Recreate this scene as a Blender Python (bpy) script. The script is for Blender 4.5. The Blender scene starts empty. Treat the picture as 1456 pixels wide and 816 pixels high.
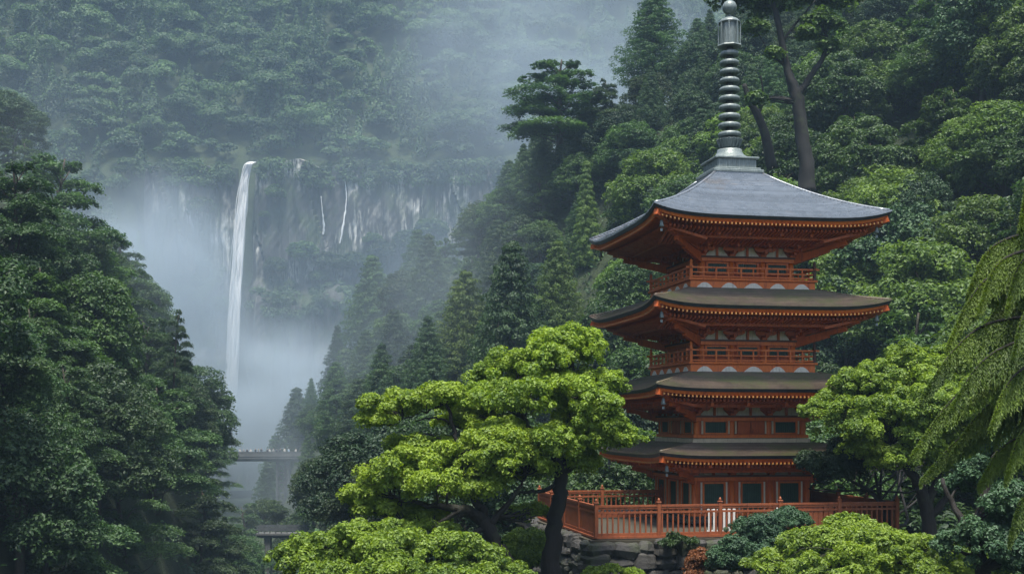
import bpy, math, random
import numpy as np
from mathutils import Vector, Matrix

S = bpy.context.scene
COL = S.collection
FPX, HX, HY = 1750.0, 728.0, 600.0        # focal length in photo pixels, horizon column and row
rng = np.random.default_rng(11)
R = math.radians

def at(px, py, Y):
    """world point at depth Y seen at photo pixel (px, py)"""
    return np.array([(px - HX) / FPX * Y, Y, (HY - py) / FPX * Y])

# ------------------------------------------------------------------ objects
def tag(o, label=None, cat=None, group=None, kind=None):
    if label: o['label'] = label
    if cat: o['category'] = cat
    if group: o['group'] = group
    if kind: o['kind'] = kind
    return o

def empty(name, loc=(0, 0, 0), rz=0.0, parent=None):
    o = bpy.data.objects.new(name, None)
    COL.objects.link(o)
    o.location = loc
    o.rotation_euler = (0, 0, rz)
    o.empty_display_size = 0.5
    if parent: o.parent = parent
    return o

def link_mesh(name, me, parent=None):
    o = bpy.data.objects.new(name, me)
    COL.objects.link(o)
    if parent: o.parent = parent
    return o

def np_mesh(name, V, F, mats, smooth=False, midx=None):
    """V (n,3), F (m,k) constant k"""
    me = bpy.data.meshes.new(name)
    V = np.asarray(V, np.float32); F = np.asarray(F, np.int32)
    m, k = F.shape
    me.vertices.add(len(V)); me.vertices.foreach_set('co', V.ravel())
    me.loops.add(m * k); me.loops.foreach_set('vertex_index', F.ravel())
    me.polygons.add(m)
    me.polygons.foreach_set('loop_start', np.arange(0, m * k, k, dtype=np.int32))
    if midx is not None: me.polygons.foreach_set('material_index', np.asarray(midx, np.int32))
    me.polygons.foreach_set('use_smooth', np.full(m, bool(smooth)))
    for mt in (mats if isinstance(mats, (list, tuple)) else [mats]): me.materials.append(mt)
    me.update(calc_edges=True)
    return me

class MB:
    """collects boxes, prisms, tubes, lathes; builds one mesh"""
    def __init__(s): s.v = []; s.f = []; s.sm = []; s.mi = []; s.cur = 0
    def add(s, V, F, smooth=False):
        b = len(s.v)
        s.v += [tuple(map(float, p)) for p in V]
        s.f += [tuple(i + b for i in f) for f in F]
        s.sm += [smooth] * len(F); s.mi += [s.cur] * len(F)
    def box(s, c, size, rz=0.0, bev=0.0, taper=1.0):
        x, y, z = [q / 2 for q in size]
        P = []
        if bev <= 0:
            for zz, t in ((-z, 1), (z, taper)):
                P += [(-x * t, -y * t, zz), (x * t, -y * t, zz), (x * t, y * t, zz), (-x * t, y * t, zz)]
            F = [(3, 2, 1, 0), (4, 5, 6, 7)] + [(i, (i + 1) % 4, 4 + (i + 1) % 4, 4 + i) for i in range(4)]
        else:
            b = min(bev, x * .9, y * .9, z * .9)
            lv = [(-z, b), (-z + b, 0), (z - b, 0), (z, b)]
            for zz, q in lv:
                X, Yy = x - q, y - q
                bb = b * .6
                P += [(-X + bb, -Yy, zz), (X - bb, -Yy, zz), (X, -Yy + bb, zz), (X, Yy - bb, zz),
                      (X - bb, Yy, zz), (-X + bb, Yy, zz), (-X, Yy - bb, zz), (-X, -Yy + bb, zz)]
            F = [tuple(range(7, -1, -1)), tuple(range(24, 32))]
            for l in range(3):
                F += [(l * 8 + i, l * 8 + (i + 1) % 8, l * 8 + 8 + (i + 1) % 8, l * 8 + 8 + i) for i in range(8)]
        ca, sa = math.cos(rz), math.sin(rz)
        s.add([(c[0] + p[0] * ca - p[1] * sa, c[1] + p[0] * sa + p[1] * ca, c[2] + p[2]) for p in P], F)
    def beam(s, p0, p1, w, h, up=(0, 0, 1)):
        """rectangular bar from p0 to p1, w across, h along up"""
        p0, p1, up = Vector(p0), Vector(p1), Vector(up)
        d = (p1 - p0).normalized()
        x = d.cross(up)
        if x.length < 1e-5: x = d.cross(Vector((0, 1, 0)))
        x.normalize(); u = x.cross(d).normalized()
        P = []
        for p in (p0, p1):
            for a, b in ((-1, -1), (1, -1), (1, 1), (-1, 1)):
                P.append(p + x * (a * w / 2) + u * (b * h / 2))
        s.add(P, [(3, 2, 1, 0), (4, 5, 6, 7)] + [(i, (i + 1) % 4, 4 + (i + 1) % 4, 4 + i) for i in range(4)])
    def tube(s, pts, rad, n=8, cap=True, smooth=True, wob=0.0):
        pts = [Vector(p) for p in pts]
        V, F = [], []
        ref = Vector((0.13, 0.97, 0.21))
        for i, p in enumerate(pts):
            d = (pts[min(i + 1, len(pts) - 1)] - pts[max(i - 1, 0)]).normalized()
            x = d.cross(ref)
            if x.length < 1e-3: x = d.cross(Vector((1, 0, 0)))
            x.normalize(); y = d.cross(x).normalized()
            for k in range(n):
                a = 2 * math.pi * k / n
                r = rad[i] * (1 + wob * math.sin(3 * a + i * .7) + wob * .7 * math.sin(5 * a - i * 1.1))
                V.append(p + x * (r * math.cos(a)) + y * (r * math.sin(a)))
        for i in range(len(pts) - 1):
            for k in range(n):
                F.append((i * n + k, i * n + (k + 1) % n, (i + 1) * n + (k + 1) % n, (i + 1) * n + k))
        if cap:
            F.append(tuple(range(n - 1, -1, -1)))
            F.append(tuple((len(pts) - 1) * n + k for k in range(n)))
        s.add(V, F, smooth)
    def lathe(s, prof, c=(0, 0, 0), n=24, smooth=True, a0=0.0):
        """prof: list of (r, z)"""
        V, F = [], []
        for r, z in prof:
            for k in range(n):
                a = a0 + 2 * math.pi * k / n
                V.append((c[0] + r * math.cos(a), c[1] + r * math.sin(a), c[2] + z))
        for i in range(len(prof) - 1):
            for k in range(n):
                F.append((i * n + k, i * n + (k + 1) % n, (i + 1) * n + (k + 1) % n, (i + 1) * n + k))
        F.append(tuple(range(n - 1, -1, -1)))
        F.append(tuple((len(prof) - 1) * n + k for k in range(n)))
        s.add(V, F, smooth)
    def prism(s, poly, y0, y1, xf=None):
        """polygon in (x,z), extruded from y0 to y1; xf maps each point"""
        n = len(poly)
        V = [(x, y0, z) for x, z in poly] + [(x, y1, z) for x, z in poly]
        if xf: V = [xf(p) for p in V]
        s.add(V, [tuple(range(n)), tuple(range(2 * n - 1, n - 1, -1))] +
              [(i, n + i, n + (i + 1) % n, (i + 1) % n) for i in range(n)])
    def mesh(s, name, mat):
        me = bpy.data.meshes.new(name)
        me.from_pydata(s.v, [], s.f)
        me.polygons.foreach_set('use_smooth', s.sm)
        for mt in (mat if isinstance(mat, (list, tuple)) else [mat]): me.materials.append(mt)
        me.polygons.foreach_set('material_index', s.mi)
        me.update()
        return me
    def build(s, name, mat, parent=None):
        return link_mesh(name, s.mesh(name, mat), parent)

def rot_z(V, a):
    c, s = math.cos(a), math.sin(a)
    V = np.asarray(V, float).copy()
    x, y = V[:, 0].copy(), V[:, 1].copy()
    V[:, 0] = x * c - y * s; V[:, 1] = x * s + y * c
    return V

# ------------------------------------------------------------------ materials
class NT:
    def __init__(s, name):
        s.m = bpy.data.materials.new(name); s.m.use_nodes = True
        s.t = s.m.node_tree; s.t.nodes.clear()
        s.out = s.t.nodes.new('ShaderNodeOutputMaterial')
    def n(s, typ, **kw):
        nd = s.t.nodes.new(typ)
        for k, v in kw.items():
            if k.startswith('i_'):
                key = k[2:]
                nd.inputs[int(key) if key.isdigit() else key.replace('_', ' ')].default_value = v
            else: setattr(nd, k, v)
        return nd
    def l(s, a, b): s.t.links.new(a, b)
    def ramp(s, fac, stops, interp='LINEAR'):
        r = s.n('ShaderNodeValToRGB'); r.color_ramp.interpolation = interp
        e = r.color_ramp.elements
        while len(e) < len(stops): e.new(0.5)
        for q, (p, c) in zip(e, stops):
            q.position = p; q.color = (*c, 1) if len(c) == 3 else c
        if fac is not None: s.l(fac, r.inputs[0])
        return r
    def mix(s, fac, a, b, blend='MIX'):
        m = s.n('ShaderNodeMix', data_type='RGBA', blend_type=blend)
        for v, i in ((fac, 0), (a, 6), (b, 7)):
            if hasattr(v, 'is_output'): s.l(v, m.inputs[i])
            elif i == 0: m.inputs[0].default_value = v
            else: m.inputs[i].default_value = (*v, 1)
        return m.outputs[2]
    def coord(s, which='Object', scale=(1, 1, 1)):
        tc = s.n('ShaderNodeTexCoord'); mp = s.n('ShaderNodeMapping')
        mp.inputs['Scale'].default_value = scale
        s.l(tc.outputs[which], mp.inputs[0])
        return mp.outputs[0]
    def noise(s, scale, detail=4, rough=.55, vec=None, dist=0.0):
        nd = s.n('ShaderNodeTexNoise'); nd.inputs['Scale'].default_value = scale
        nd.inputs['Detail'].default_value = detail; nd.inputs['Roughness'].default_value = rough
        nd.inputs['Distortion'].default_value = dist
        if vec is not None: s.l(vec, nd.inputs['Vector'])
        return nd.outputs[0]
    def bump(s, h, strength=.3, dist=.02):
        b = s.n('ShaderNodeBump'); b.inputs['Strength'].default_value = strength
        b.inputs['Distance'].default_value = dist; s.l(h, b.inputs['Height'])
        return b.outputs[0]
    def done(s, shader): s.l(shader, s.out.inputs['Surface']); return s.m

def mat_paint(name, c1, c2, rough=.5, scale=2.5, worn=None, bump=.12):
    t = NT(name); v = t.coord('Object')
    f = t.noise(scale, 6, .65, v)
    col = t.mix(t.ramp(f, [(.3, (0, 0, 0)), (.7, (1, 1, 1))]).outputs[0], c1, c2)
    v2 = t.coord('Object', (5, 5, .8)); f2 = t.noise(1.6, 5, .7, v2)
    if worn:
        col = t.mix(t.ramp(f2, [(.53, (0, 0, 0)), (.70, (1, 1, 1))]).outputs[0], col, worn)
    v3 = t.coord('Object', (14, 14, 2.2)); f3 = t.noise(1.5, 6, .75, v3)
    col = t.mix(t.ramp(f3, [(.34, (.26, .25, .24)), (.55, (0, 0, 0))]).outputs[0], col, tuple(q * .35 for q in c1)) if worn else col
    b = t.n('ShaderNodeBsdfPrincipled'); t.l(col, b.inputs['Base Color'])
    rr = t.n('ShaderNodeMapRange', i_3=rough - .12, i_4=rough + .15); t.l(f2, rr.inputs[0]); t.l(rr.outputs[0], b.inputs['Roughness'])
    t.l(t.bump(f2, bump, .02), b.inputs['Normal'])
    return t.done(b.outputs[0])

def mat_leaf(name, c_dark, c_light, trans=.35, tcol=None, gloss=.03, spread=.5, clump=.35, vlo=.62, vhi=1.32, hlo=.49, hhi=.508):
    """leaf: per-leaf and per-tree colour variation, diffuse + translucent + a little sheen"""
    t = NT(name)
    g = t.n('ShaderNodeNewGeometry'); oi = t.n('ShaderNodeObjectInfo')
    v = t.coord('Object'); cl = t.noise(clump, 3, .6, v)
    a = t.n('ShaderNodeMath', operation='MULTIPLY_ADD', i_1=spread); t.l(g.outputs['Random Per Island'], a.inputs[0])
    cm = t.n('ShaderNodeMapRange', i_1=.32, i_2=.68, i_3=-.15, i_4=.6); t.l(cl, cm.inputs[0])
    t.l(cm.outputs[0], a.inputs[2])
    col = t.mix(a.outputs[0], c_dark, c_light)
    hs = t.n('ShaderNodeHueSaturation')
    h = t.n('ShaderNodeMapRange', i_3=hlo, i_4=hhi); t.l(oi.outputs['Random'], h.inputs[0]); t.l(h.outputs[0], hs.inputs['Hue'])
    mm = t.n('ShaderNodeMath', operation='MULTIPLY', i_1=7.31); t.l(oi.outputs['Random'], mm.inputs[0])
    fr = t.n('ShaderNodeMath', operation='FRACT'); t.l(mm.outputs[0], fr.inputs[0])
    vv = t.n('ShaderNodeMapRange', i_3=vlo, i_4=vhi); t.l(fr.outputs[0], vv.inputs[0]); t.l(vv.outputs[0], hs.inputs['Value'])
    t.l(col, hs.inputs['Color'])
    d = t.n('ShaderNodeBsdfDiffuse'); t.l(hs.outputs[0], d.inputs[0])
    tr = t.n('ShaderNodeBsdfTranslucent')
    t.l(t.mix(1.0, hs.outputs[0], tcol or (1.15, 1.1, .55), 'MULTIPLY'), tr.inputs[0])
    m = t.n('ShaderNodeMixShader', i_0=trans); t.l(d.outputs[0], m.inputs[1]); t.l(tr.outputs[0], m.inputs[2])
    gl = t.n('ShaderNodeBsdfGlossy', i_1=.55); gl.inputs[0].default_value = (.9, .95, 1, 1)
    m2 = t.n('ShaderNodeMixShader', i_0=gloss); t.l(m.outputs[0], m2.inputs[1]); t.l(gl.outputs[0], m2.inputs[2])
    return t.done(m2.outputs[0])

def mat_bark(name, c1, c2, scale=1.0):
    t = NT(name); v = t.coord('Object', (9 * scale, 9 * scale, 1.6 * scale))
    f = t.noise(1.4, 7, .7, v, .6); v2 = t.coord('Object'); f2 = t.noise(1.1, 4, .6, v2)
    col = t.mix(f, c1, c2)
    col = t.mix(t.ramp(f2, [(.55, (0, 0, 0)), (.75, (.55, .55, .55))]).outputs[0], col, (.05, .07, .025))
    b = t.n('ShaderNodeBsdfPrincipled', i_Roughness=.8); t.l(col, b.inputs['Base Color'])
    t.l(t.bump(f, .9, .05), b.inputs['Normal'])
    return t.done(b.outputs[0])

M = {}
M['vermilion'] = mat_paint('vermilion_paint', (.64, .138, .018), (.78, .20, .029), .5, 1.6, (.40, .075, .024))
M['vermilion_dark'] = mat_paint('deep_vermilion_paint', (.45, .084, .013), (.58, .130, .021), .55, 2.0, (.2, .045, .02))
M['fence'] = mat_paint('weathered_vermilion_wood', (.21, .054, .017), (.31, .088, .028), .6, 1.8, (.12, .036, .018))
M['plaster'] = mat_paint('white_plaster', (.74, .70, .60), (.86, .83, .74), .7, 2.2, (.5, .47, .40))
M['cream'] = mat_paint('cream_plaster', (.62, .52, .36), (.74, .64, .46), .7, 2.2, (.44, .36, .25))
M['eave_black'] = mat_paint('black_eave_boards', (.012, .014, .018), (.03, .034, .04), .35, 3.0)
M['slat_green'] = mat_paint('dark_green_window_bars', (.014, .050, .038), (.025, .085, .055), .45, 3)
M['dark_wood'] = mat_paint('dark_stained_wood', (.06, .025, .015), (.10, .04, .02), .6, 3)
M['gold_tip'] = mat_paint('pale_gold_rafter_tips', (.34, .18, .045), (.46, .26, .07), .45, 4)
M['white_board'] = mat_paint('white_painted_board', (.70, .72, .72), (.82, .83, .82), .5, 2)
M['blue_cloth'] = mat_paint('pale_blue_sheet', (.38, .50, .60), (.55, .64, .70), .6, 2)
M['concrete'] = mat_paint('damp_concrete', (.075, .08, .085), (.13, .14, .14), .8, .6, (.05, .055, .06))
M['steel_dark'] = mat_paint('dark_steel', (.05, .06, .07), (.09, .10, .11), .6, .8)

def mat_bronze():
    t = NT('verdigris_bronze'); v = t.coord('Object')
    f = t.noise(4.0, 8, .7, v); v2 = t.coord('Object', (7, 7, .7)); f2 = t.noise(2.0, 6, .7, v2)
    col = t.mix(t.ramp(f, [(.3, (0, 0, 0)), (.7, (1, 1, 1))]).outputs[0], (.11, .145, .148), (.21, .255, .255))
    col = t.mix(t.ramp(f2, [(.5, (0, 0, 0)), (.7, (.8, .8, .8))]).outputs[0], col, (.34, .385, .375))
    b = t.n('ShaderNodeBsdfPrincipled', i_Metallic=.15, i_Roughness=.42); t.l(col, b.inputs['Base Color'])
    t.l(t.bump(f2, .3, .02), b.inputs['Normal'])
    return t.done(b.outputs[0])
M['bronze'] = mat_bronze()

def mat_roof(name, c1, c2, moss, mossiness, rough, metal=.0, spec=.5):
    t = NT(name); v = t.coord('Object')
    f = t.noise(1.5, 7, .7, v); v2 = t.coord('Object', (1, 1, 1)); f2 = t.noise(9.0 if rough > .3 else 3.0, 5, .7, v2)
    f3 = t.noise(.7, 6, .6, v)
    col = t.mix(t.ramp(f, [(.3, (0, 0, 0)), (.7, (1, 1, 1))]).outputs[0], c1, c2)
    col = t.mix(t.ramp(f2, [(.50, (0, 0, 0)), (.75, (.4, .4, .4))]).outputs[0], col, tuple(q * 1.3 for q in c2))
    mf = t.n('ShaderNodeMath', operation='ADD'); t.l(f3, mf.inputs[0])
    sc = t.n('ShaderNodeMath', operation='MULTIPLY', i_1=.35); t.l(f2, sc.inputs[0]); t.l(sc.outputs[0], mf.inputs[1])
    g = t.n('ShaderNodeNewGeometry')
    col = t.mix(t.ramp(g.outputs['Random Per Island'], [(0, (0, 0, 0)), (1, (.55, .55, .55))]).outputs[0], col, tuple(q * .45 for q in c1))
    lo = .95 - mossiness * .4
    col = t.mix(t.ramp(mf.outputs[0], [(lo - .16, (0, 0, 0)), (lo + .05, (.85, .85, .85))]).outputs[0], col, moss)
    b = t.n('ShaderNodeBsdfPrincipled', i_Metallic=metal); t.l(col, b.inputs['Base Color'])
    b.inputs['Specular IOR Level'].default_value = spec
    rr = t.n('ShaderNodeMapRange', i_3=rough - .12, i_4=rough + .2); t.l(f, rr.inputs[0]); t.l(rr.outputs[0], b.inputs['Roughness'])
    t.l(t.bump(f2, .35, .02), b.inputs['Normal'])
    return t.done(b.outputs[0])
M['roof_top'] = mat_roof('wet_copper_shingles', (.25, .28, .315), (.36, .395, .44), (.24, .19, .15), .06, .24, .45, .9)
M['roof_low'] = mat_roof('mossy_bark_shingles', (.080, .060, .045), (.20, .148, .108), (.085, .10, .035), .42, .45)

def mat_stone():
    t = NT('mossy_dark_stone'); v = t.coord('Object')
    g = t.n('ShaderNodeNewGeometry')
    f = t.noise(2.2, 9, .7, v); f2 = t.noise(7, 6, .7, v); f3 = t.noise(.9, 5, .6, v)
    col = t.mix(f, (.016, .016, .016), (.065, .062, .058))
    col = t.mix(t.ramp(g.outputs['Random Per Island'], [(0, (0, 0, 0)), (1, (.6, .6, .6))]).outputs[0], col, (.055, .054, .052))
    col = t.mix(t.ramp(f2, [(.6, (0, 0, 0)), (.75, (.6, .6, .6))]).outputs[0], col, (.17, .175, .16))
    col = t.mix(t.ramp(f3, [(.5, (0, 0, 0)), (.66, (.9, .9, .9))]).outputs[0], col, (.032, .045, .014))
    b = t.n('ShaderNodeBsdfPrincipled', i_Roughness=.72); t.l(col, b.inputs['Base Color'])
    t.l(t.bump(f2, .8, .05), b.inputs['Normal'])
    return t.done(b.outputs[0])
M['stone'] = mat_stone()

def mat_ground():
    t = NT('forest_floor'); v = t.coord('Object')
    f = t.noise(.22, 8, .72, v); f2 = t.noise(1.3, 8, .75, v)
    col = t.mix(t.ramp(f, [(.35, (0, 0, 0)), (.65, (1, 1, 1))]).outputs[0], (.014, .026, .010), (.035, .058, .018))
    col = t.mix(t.ramp(f2, [(.55, (0, 0, 0)), (.75, (.7, .7, .7))]).outputs[0], col, (.055, .085, .025))
    b = t.n('ShaderNodeBsdfPrincipled', i_Roughness=.9); t.l(col, b.inputs['Base Color'])
    t.l(t.bump(f2, 1.0, .6), b.inputs['Normal'])
    return t.done(b.outputs[0])
M['ground'] = mat_ground()
M['gravel'] = mat_paint('pale_gravel_ground', (.028, .026, .016), (.065, .055, .036), .85, 6)

def mat_cliff():
    t = NT('streaked_cliff_rock')
    v = t.coord('Object', (.22, .22, .035)); f = t.noise(1.0, 8, .68, v, .4)
    vb = t.coord('Object', (.5, .5, .05)); fb = t.noise(1.0, 7, .7, vb)
    vc = t.coord('Object', (.045, .045, .05)); fc = t.noise(1.0, 4, .6, vc)
    vm = t.coord('Object', (.11, .11, .08)); fm = t.noise(1.0, 7, .7, vm)
    col = t.mix(f, (.010, .012, .013), (.065, .068, .068))
    s1 = t.ramp(fb, [(.49, (0, 0, 0)), (.58, (1, 1, 1))]).outputs[0]
    s2 = t.ramp(fc, [(.46, (0, 0, 0)), (.58, (1, 1, 1))]).outputs[0]
    mk = t.mix(1.0, s1, s2, 'MULTIPLY')
    # pale mineral streaks lie on the upper band of the wall
    g = t.n('ShaderNodeTexCoord'); sp = t.n('ShaderNodeSeparateXYZ'); t.l(g.outputs['Object'], sp.inputs[0])
    zr = t.n('ShaderNodeMapRange', i_1=44.0, i_2=56.0); t.l(sp.outputs[2], zr.inputs[0])
    mk = t.mix(1.0, mk, t.ramp(zr.outputs[0], [(0, (.12, .12, .12)), (1, (1, 1, 1))]).outputs[0], 'MULTIPLY')
    col = t.mix(mk, col, (.52, .53, .50))
    col = t.mix(t.ramp(fm, [(.47, (0, 0, 0)), (.60, (.95, .95, .95))]).outputs[0], col, (.028, .052, .016))
    b = t.n('ShaderNodeBsdfPrincipled', i_Roughness=.6); t.l(col, b.inputs['Base Color'])
    t.l(t.bump(fb, .9, 1.2), b.inputs['Normal'])
    return t.done(b.outputs[0])
M['cliff'] = mat_cliff()

def mat_fall():
    t = NT('falling_white_water')
    v = t.coord('Object', (1.1, 1.1, .09)); f = t.noise(1.0, 8, .7, v, .5)
    col = t.mix(t.ramp(f, [(.3, (0, 0, 0)), (.62, (1, 1, 1))]).outputs[0], (.62, .68, .72), (.95, .96, .965))
    d = t.n('ShaderNodeBsdfDiffuse'); t.l(col, d.inputs[0])
    t.l(t.bump(f, .8, .5), d.inputs['Normal'])
    tr = t.n('ShaderNodeBsdfTranslucent'); t.l(col, tr.inputs[0])
    m = t.n('ShaderNodeMixShader', i_0=.15); t.l(d.outputs[0], m.inputs[1]); t.l(tr.outputs[0], m.inputs[2])
    return t.done(m.outputs[0])
M['fall'] = mat_fall()
def mat_water():
    t = NT('plunge_pool_water'); v = t.coord('Object'); f = t.noise(.6, 5, .6, v)
    b = t.n('ShaderNodeBsdfPrincipled', i_Roughness=.15); b.inputs['Base Color'].default_value = (.05, .08, .085, 1)
    t.l(t.bump(f, .4, .2), b.inputs['Normal'])
    return t.done(b.outputs[0])
M['water'] = mat_water()

M['leaf_lime'] = mat_leaf('lime_leaves', (.080, .160, .010), (.32, .445, .032), .46, gloss=.03, spread=.75, clump=.7, vlo=.95, vhi=1.05, hlo=.502, hhi=.506)
M['leaf_lime2'] = mat_leaf('fresh_green_leaves', (.062, .130, .010), (.27, .385, .030), .46, gloss=.03, spread=.75, clump=.7, vlo=.95, vhi=1.05, hlo=.502, hhi=.506)
M['leaf_bluegreen'] = mat_leaf('blue_green_leaves', (.030, .075, .035), (.075, .15, .06), .3, (1.0, 1.05, .7), clump=.5, vlo=.9, vhi=1.1)
M['leaf_mid'] = mat_leaf('mid_green_leaves', (.015, .046, .012), (.072, .145, .024), .42, clump=.3, vlo=.55, vhi=1.4)
M['leaf_bright'] = mat_leaf('bright_hill_leaves', (.036, .090, .013), (.145, .25, .030), .44, clump=.3)
M['leaf_dark'] = mat_leaf('dark_evergreen_leaves', (.013, .040, .016), (.050, .105, .032), .25, (1, 1.05, .7), clump=.3)
M['leaf_cedar'] = mat_leaf('cedar_needles', (.014, .046, .015), (.068, .145, .028), .38, (1.05, 1.05, .65), clump=.4, vlo=.5, vhi=1.4)
M['leaf_cypress'] = mat_leaf('bright_cypress_sprays', (.040, .095, .014), (.16, .27, .030), .4, (1.05, 1.05, .65), clump=.4, vlo=.8, vhi=1.15)
M['leaf_layer'] = mat_leaf('layered_blue_green_leaves', (.020, .056, .019), (.088, .170, .042), .42, (1, 1.05, .7), clump=.3)
M['leaf_far'] = mat_leaf('far_forest_leaves', (.010, .038, .014), (.125, .24, .05), .35, clump=.06, spread=.35)
M['leaf_frond'] = mat_leaf('drooping_needles', (.045, .105, .010), (.19, .31, .026), .45, gloss=.03, clump=.8, vlo=.95, vhi=1.05)
M['leaf_rust'] = mat_leaf('rusty_leaves', (.16, .06, .02), (.30, .12, .035), .35, (1.2, .8, .4))
M['bark_black'] = mat_bark('wet_dark_bark', (.004, .004, .0035), (.017, .014, .012))
M['bark'] = mat_bark('grey_brown_bark', (.025, .020, .016), (.085, .070, .055))
M['bark_grey'] = mat_bark('dark_grey_bark', (.005, .006, .006), (.020, .020, .020))
M['bark_pale'] = mat_bark('bleached_wood', (.25, .25, .23), (.42, .41, .38))
# ------------------------------------------------------------------ pagoda
DECK_Z = -3.91
TH = R(11.0)
PC = (8.93, 50.54, DECK_Z)
pag = empty('pagoda', PC, TH)
tag(pag, 'four-roofed vermilion pagoda with a ringed bronze spire, standing on the stone terrace', 'pagoda')

def side_xf(k):
    a = k * math.pi / 2
    c, s = round(math.cos(a)), round(math.sin(a))
    return lambda p: (p[0] * c - p[1] * s, p[0] * s + p[1] * c, p[2])

def upturn(u, v, amt):
    return amt * (abs(u) ** 5.0) * (1 - v) ** 1.6

def roof_z(v, z0, z1, cur):
    return z0 + (z1 - z0) * (v * (1 - cur) + cur * v * v)

def make_roof(name, he, ht, z0, z1, cur, up, mat, rows, parent=None, wall=2.2, soff_drop=.1, soff_in=.75, single=False):
    """hipped roof of stepped shingle rows with its eave, soffit, rafters and bells"""
    NU = 40
    V, F = [], []
    us = [math.copysign(1 - (1 - abs(t)) ** 1.35, t) for t in np.linspace(-1, 1, NU + 1)]
    jr = np.random.default_rng(int(he * 100))
    for k in range(4):
        xf = side_xf(k)
        for r in range(rows):
            v0, v1 = r / rows, (r + 1) / rows
            step = .042 + .022 * jr.random()
            base = len(V)
            jj = [.010 * (jr.random() - .5) for _ in us]
            for (v, dz) in ((v0, -.008), (v0, step), (v1, 0.0)):
                h = he + (ht - he) * v
                for iu, u in enumerate(us):
                    bow = .06 * (1 - u * u) * (1 - v)      # eave line bows in slightly at the middle
                    V.append(xf((u * h, -(h - bow), roof_z(v, z0, z1, cur) + upturn(u, v, up) + dz + (jj[iu] if dz > 0 else 0))))
            n = NU + 1
            for a in range(2):
                for i in range(NU):
                    F.append((base + a * n + i, base + a * n + i + 1, base + (a + 1) * n + i + 1, base + (a + 1) * n + i))
    b = len(V)
    for k in range(4): V.append(side_xf(k)((-ht, -ht, z1)))
    F.append((b, b + 1, b + 2, b + 3))
    roof = link_mesh(name, np_mesh(name, V, np.array(F), mat), pag)
    # ridge caps on the four hips
    for k in range(4):
        xf = side_xf(k)
        pts = []
        for v in np.linspace(0.02, .98, 14):
            h = he + (ht - he) * v
            pts.append(xf((-h, -h, roof_z(v, z0, z1, cur) + upturn(1, v, up) + .01)))
        rc = MB(); rc.tube(pts, [.055] * 14, 6)
        rc.build('hip_ridge', mat, roof)
    # black eave edge
    def ring(hout, hin, dz_top, dz_bot, nm, mt):
        m = MB(); nn = len(us)
        for k in range(4):
            xf = side_xf(k); P = []
            for (h, dz) in ((hout, dz_top), (hin, dz_bot), (hin - .30, dz_bot + .02), (hout - .30, dz_top)):
                for u in us:
                    bow = .06 * (1 - u * u)
                    P.append(xf((u * h, -(h - bow), z0 + dz + upturn(u, 0, up))))
            Fq = []
            for a in range(3):
                for i in range(nn - 1):
                    Fq.append((a * nn + i, (a + 1) * nn + i, (a + 1) * nn + i + 1, a * nn + i + 1))
            m.add(P, Fq)
        return m.build(nm, mt, roof)
    ring(he - .004, he - .05, -.010, -.13, 'eave_edge', M['eave_black'])
    ring(he - .10, he - .15, -.132, -.25, 'fascia', M['vermilion'])
    # soffit: two sloping tiers from the fascia in to the wall
    sof = MB(); zw = z0 - soff_drop
    for k in range(4):
        xf = side_xf(k); P = []
        prof = [(he - .16, -.20, 1.0), (he - .62, -.16, .75), (he - .64, -.30, .72), (wall + .55, -soff_in * .80, .25), (wall - .05, -soff_in * .84, 0)]
        for (h, dz, w) in prof:
            for u in us: P.append(xf((u * h, -h, z0 + dz + upturn(u, 0, up) * w)))
        nn = len(us); Fq = []
        for a in range(len(prof) - 1):
            for i in range(nn - 1): Fq.append((a * nn + i, a * nn + i + 1, (a + 1) * nn + i + 1, (a + 1) * nn + i)[::-1])
        sof.add(P, Fq)
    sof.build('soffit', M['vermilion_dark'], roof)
    # flying rafters with pale tips: those along the front eave one by one, the countless rest as one part
    ra = MB()
    n_r = int(he * 2 / .165)
    for k in range(4):
        xf = side_xf(k)
        for i in range(n_r + 1):
            x = -he + .2 + (2 * he - .4) * i / n_r
            u = x / he
            zu = z0 + upturn(u, 0, up)
            yo = he - .13
            one = k == 0 and single
            m = MB() if one else ra
            m.cur = 0
            m.beam(xf((x, -yo, zu - .305)), xf((x * (.96 if abs(u) > .5 else 1), -(he - .7), zu * .75 + z0 * .25 - .27)), .065, .085)
            m.cur = 1
            m.beam(xf((x, -yo - .012, zu - .305)), xf((x, -yo + .001, zu - .305)), .052, .062)
            if one: m.build('rafter', [M['vermilion_dark'], M['gold_tip']], roof)
            ra.cur = 0
            if abs(x) < he - .75:
                ra.beam(xf((x, -(he - .60), zu * .7 + z0 * .3 - .42)), xf((x * .97, -(wall + .4), z0 - soff_in * .80 - .05)), .075, .10)
    tag(ra.build('rafters', [M['vermilion_dark'], M['gold_tip']], roof), kind='stuff')
    for k in range(4):
        xf = side_xf(k)
        for (q, dz) in ((he - 1.35, -.62),):
            if q > wall + .3:
                pb = MB(); pb.beam(xf((-q - .1, -q, z0 + dz + .05 * up)), xf((q + .1 - .2, -q, z0 + dz + .05 * up)), .13, .15)
                pb.build('purlin', M['vermilion_dark'], roof)
    # hip beams and bells at the corners
    for k in range(4):
        xf = side_xf(k)
        hb = MB()
        hb.beam(xf((-he + .10, -he + .10, z0 - .29 + up * .95)), xf((-he + 1.1, -he + 1.1, z0 - .36 + up * .12)), .17, .20)
        hb.beam(xf((-he + .9, -he + .9, z0 - .46 + up * .1)), xf((-wall, -wall, z0 - soff_in - .02)), .19, .22)
        hb.beam(xf((-he + 1.25, -he + 1.25, z0 - .72)), xf((-wall, -wall, z0 - soff_in - .30)), .17, .19)
        hb.beam(xf((-he + 1.75, -he + 1.75, z0 - .96)), xf((-wall, -wall, z0 - soff_in - .46)), .15, .17)
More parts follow.
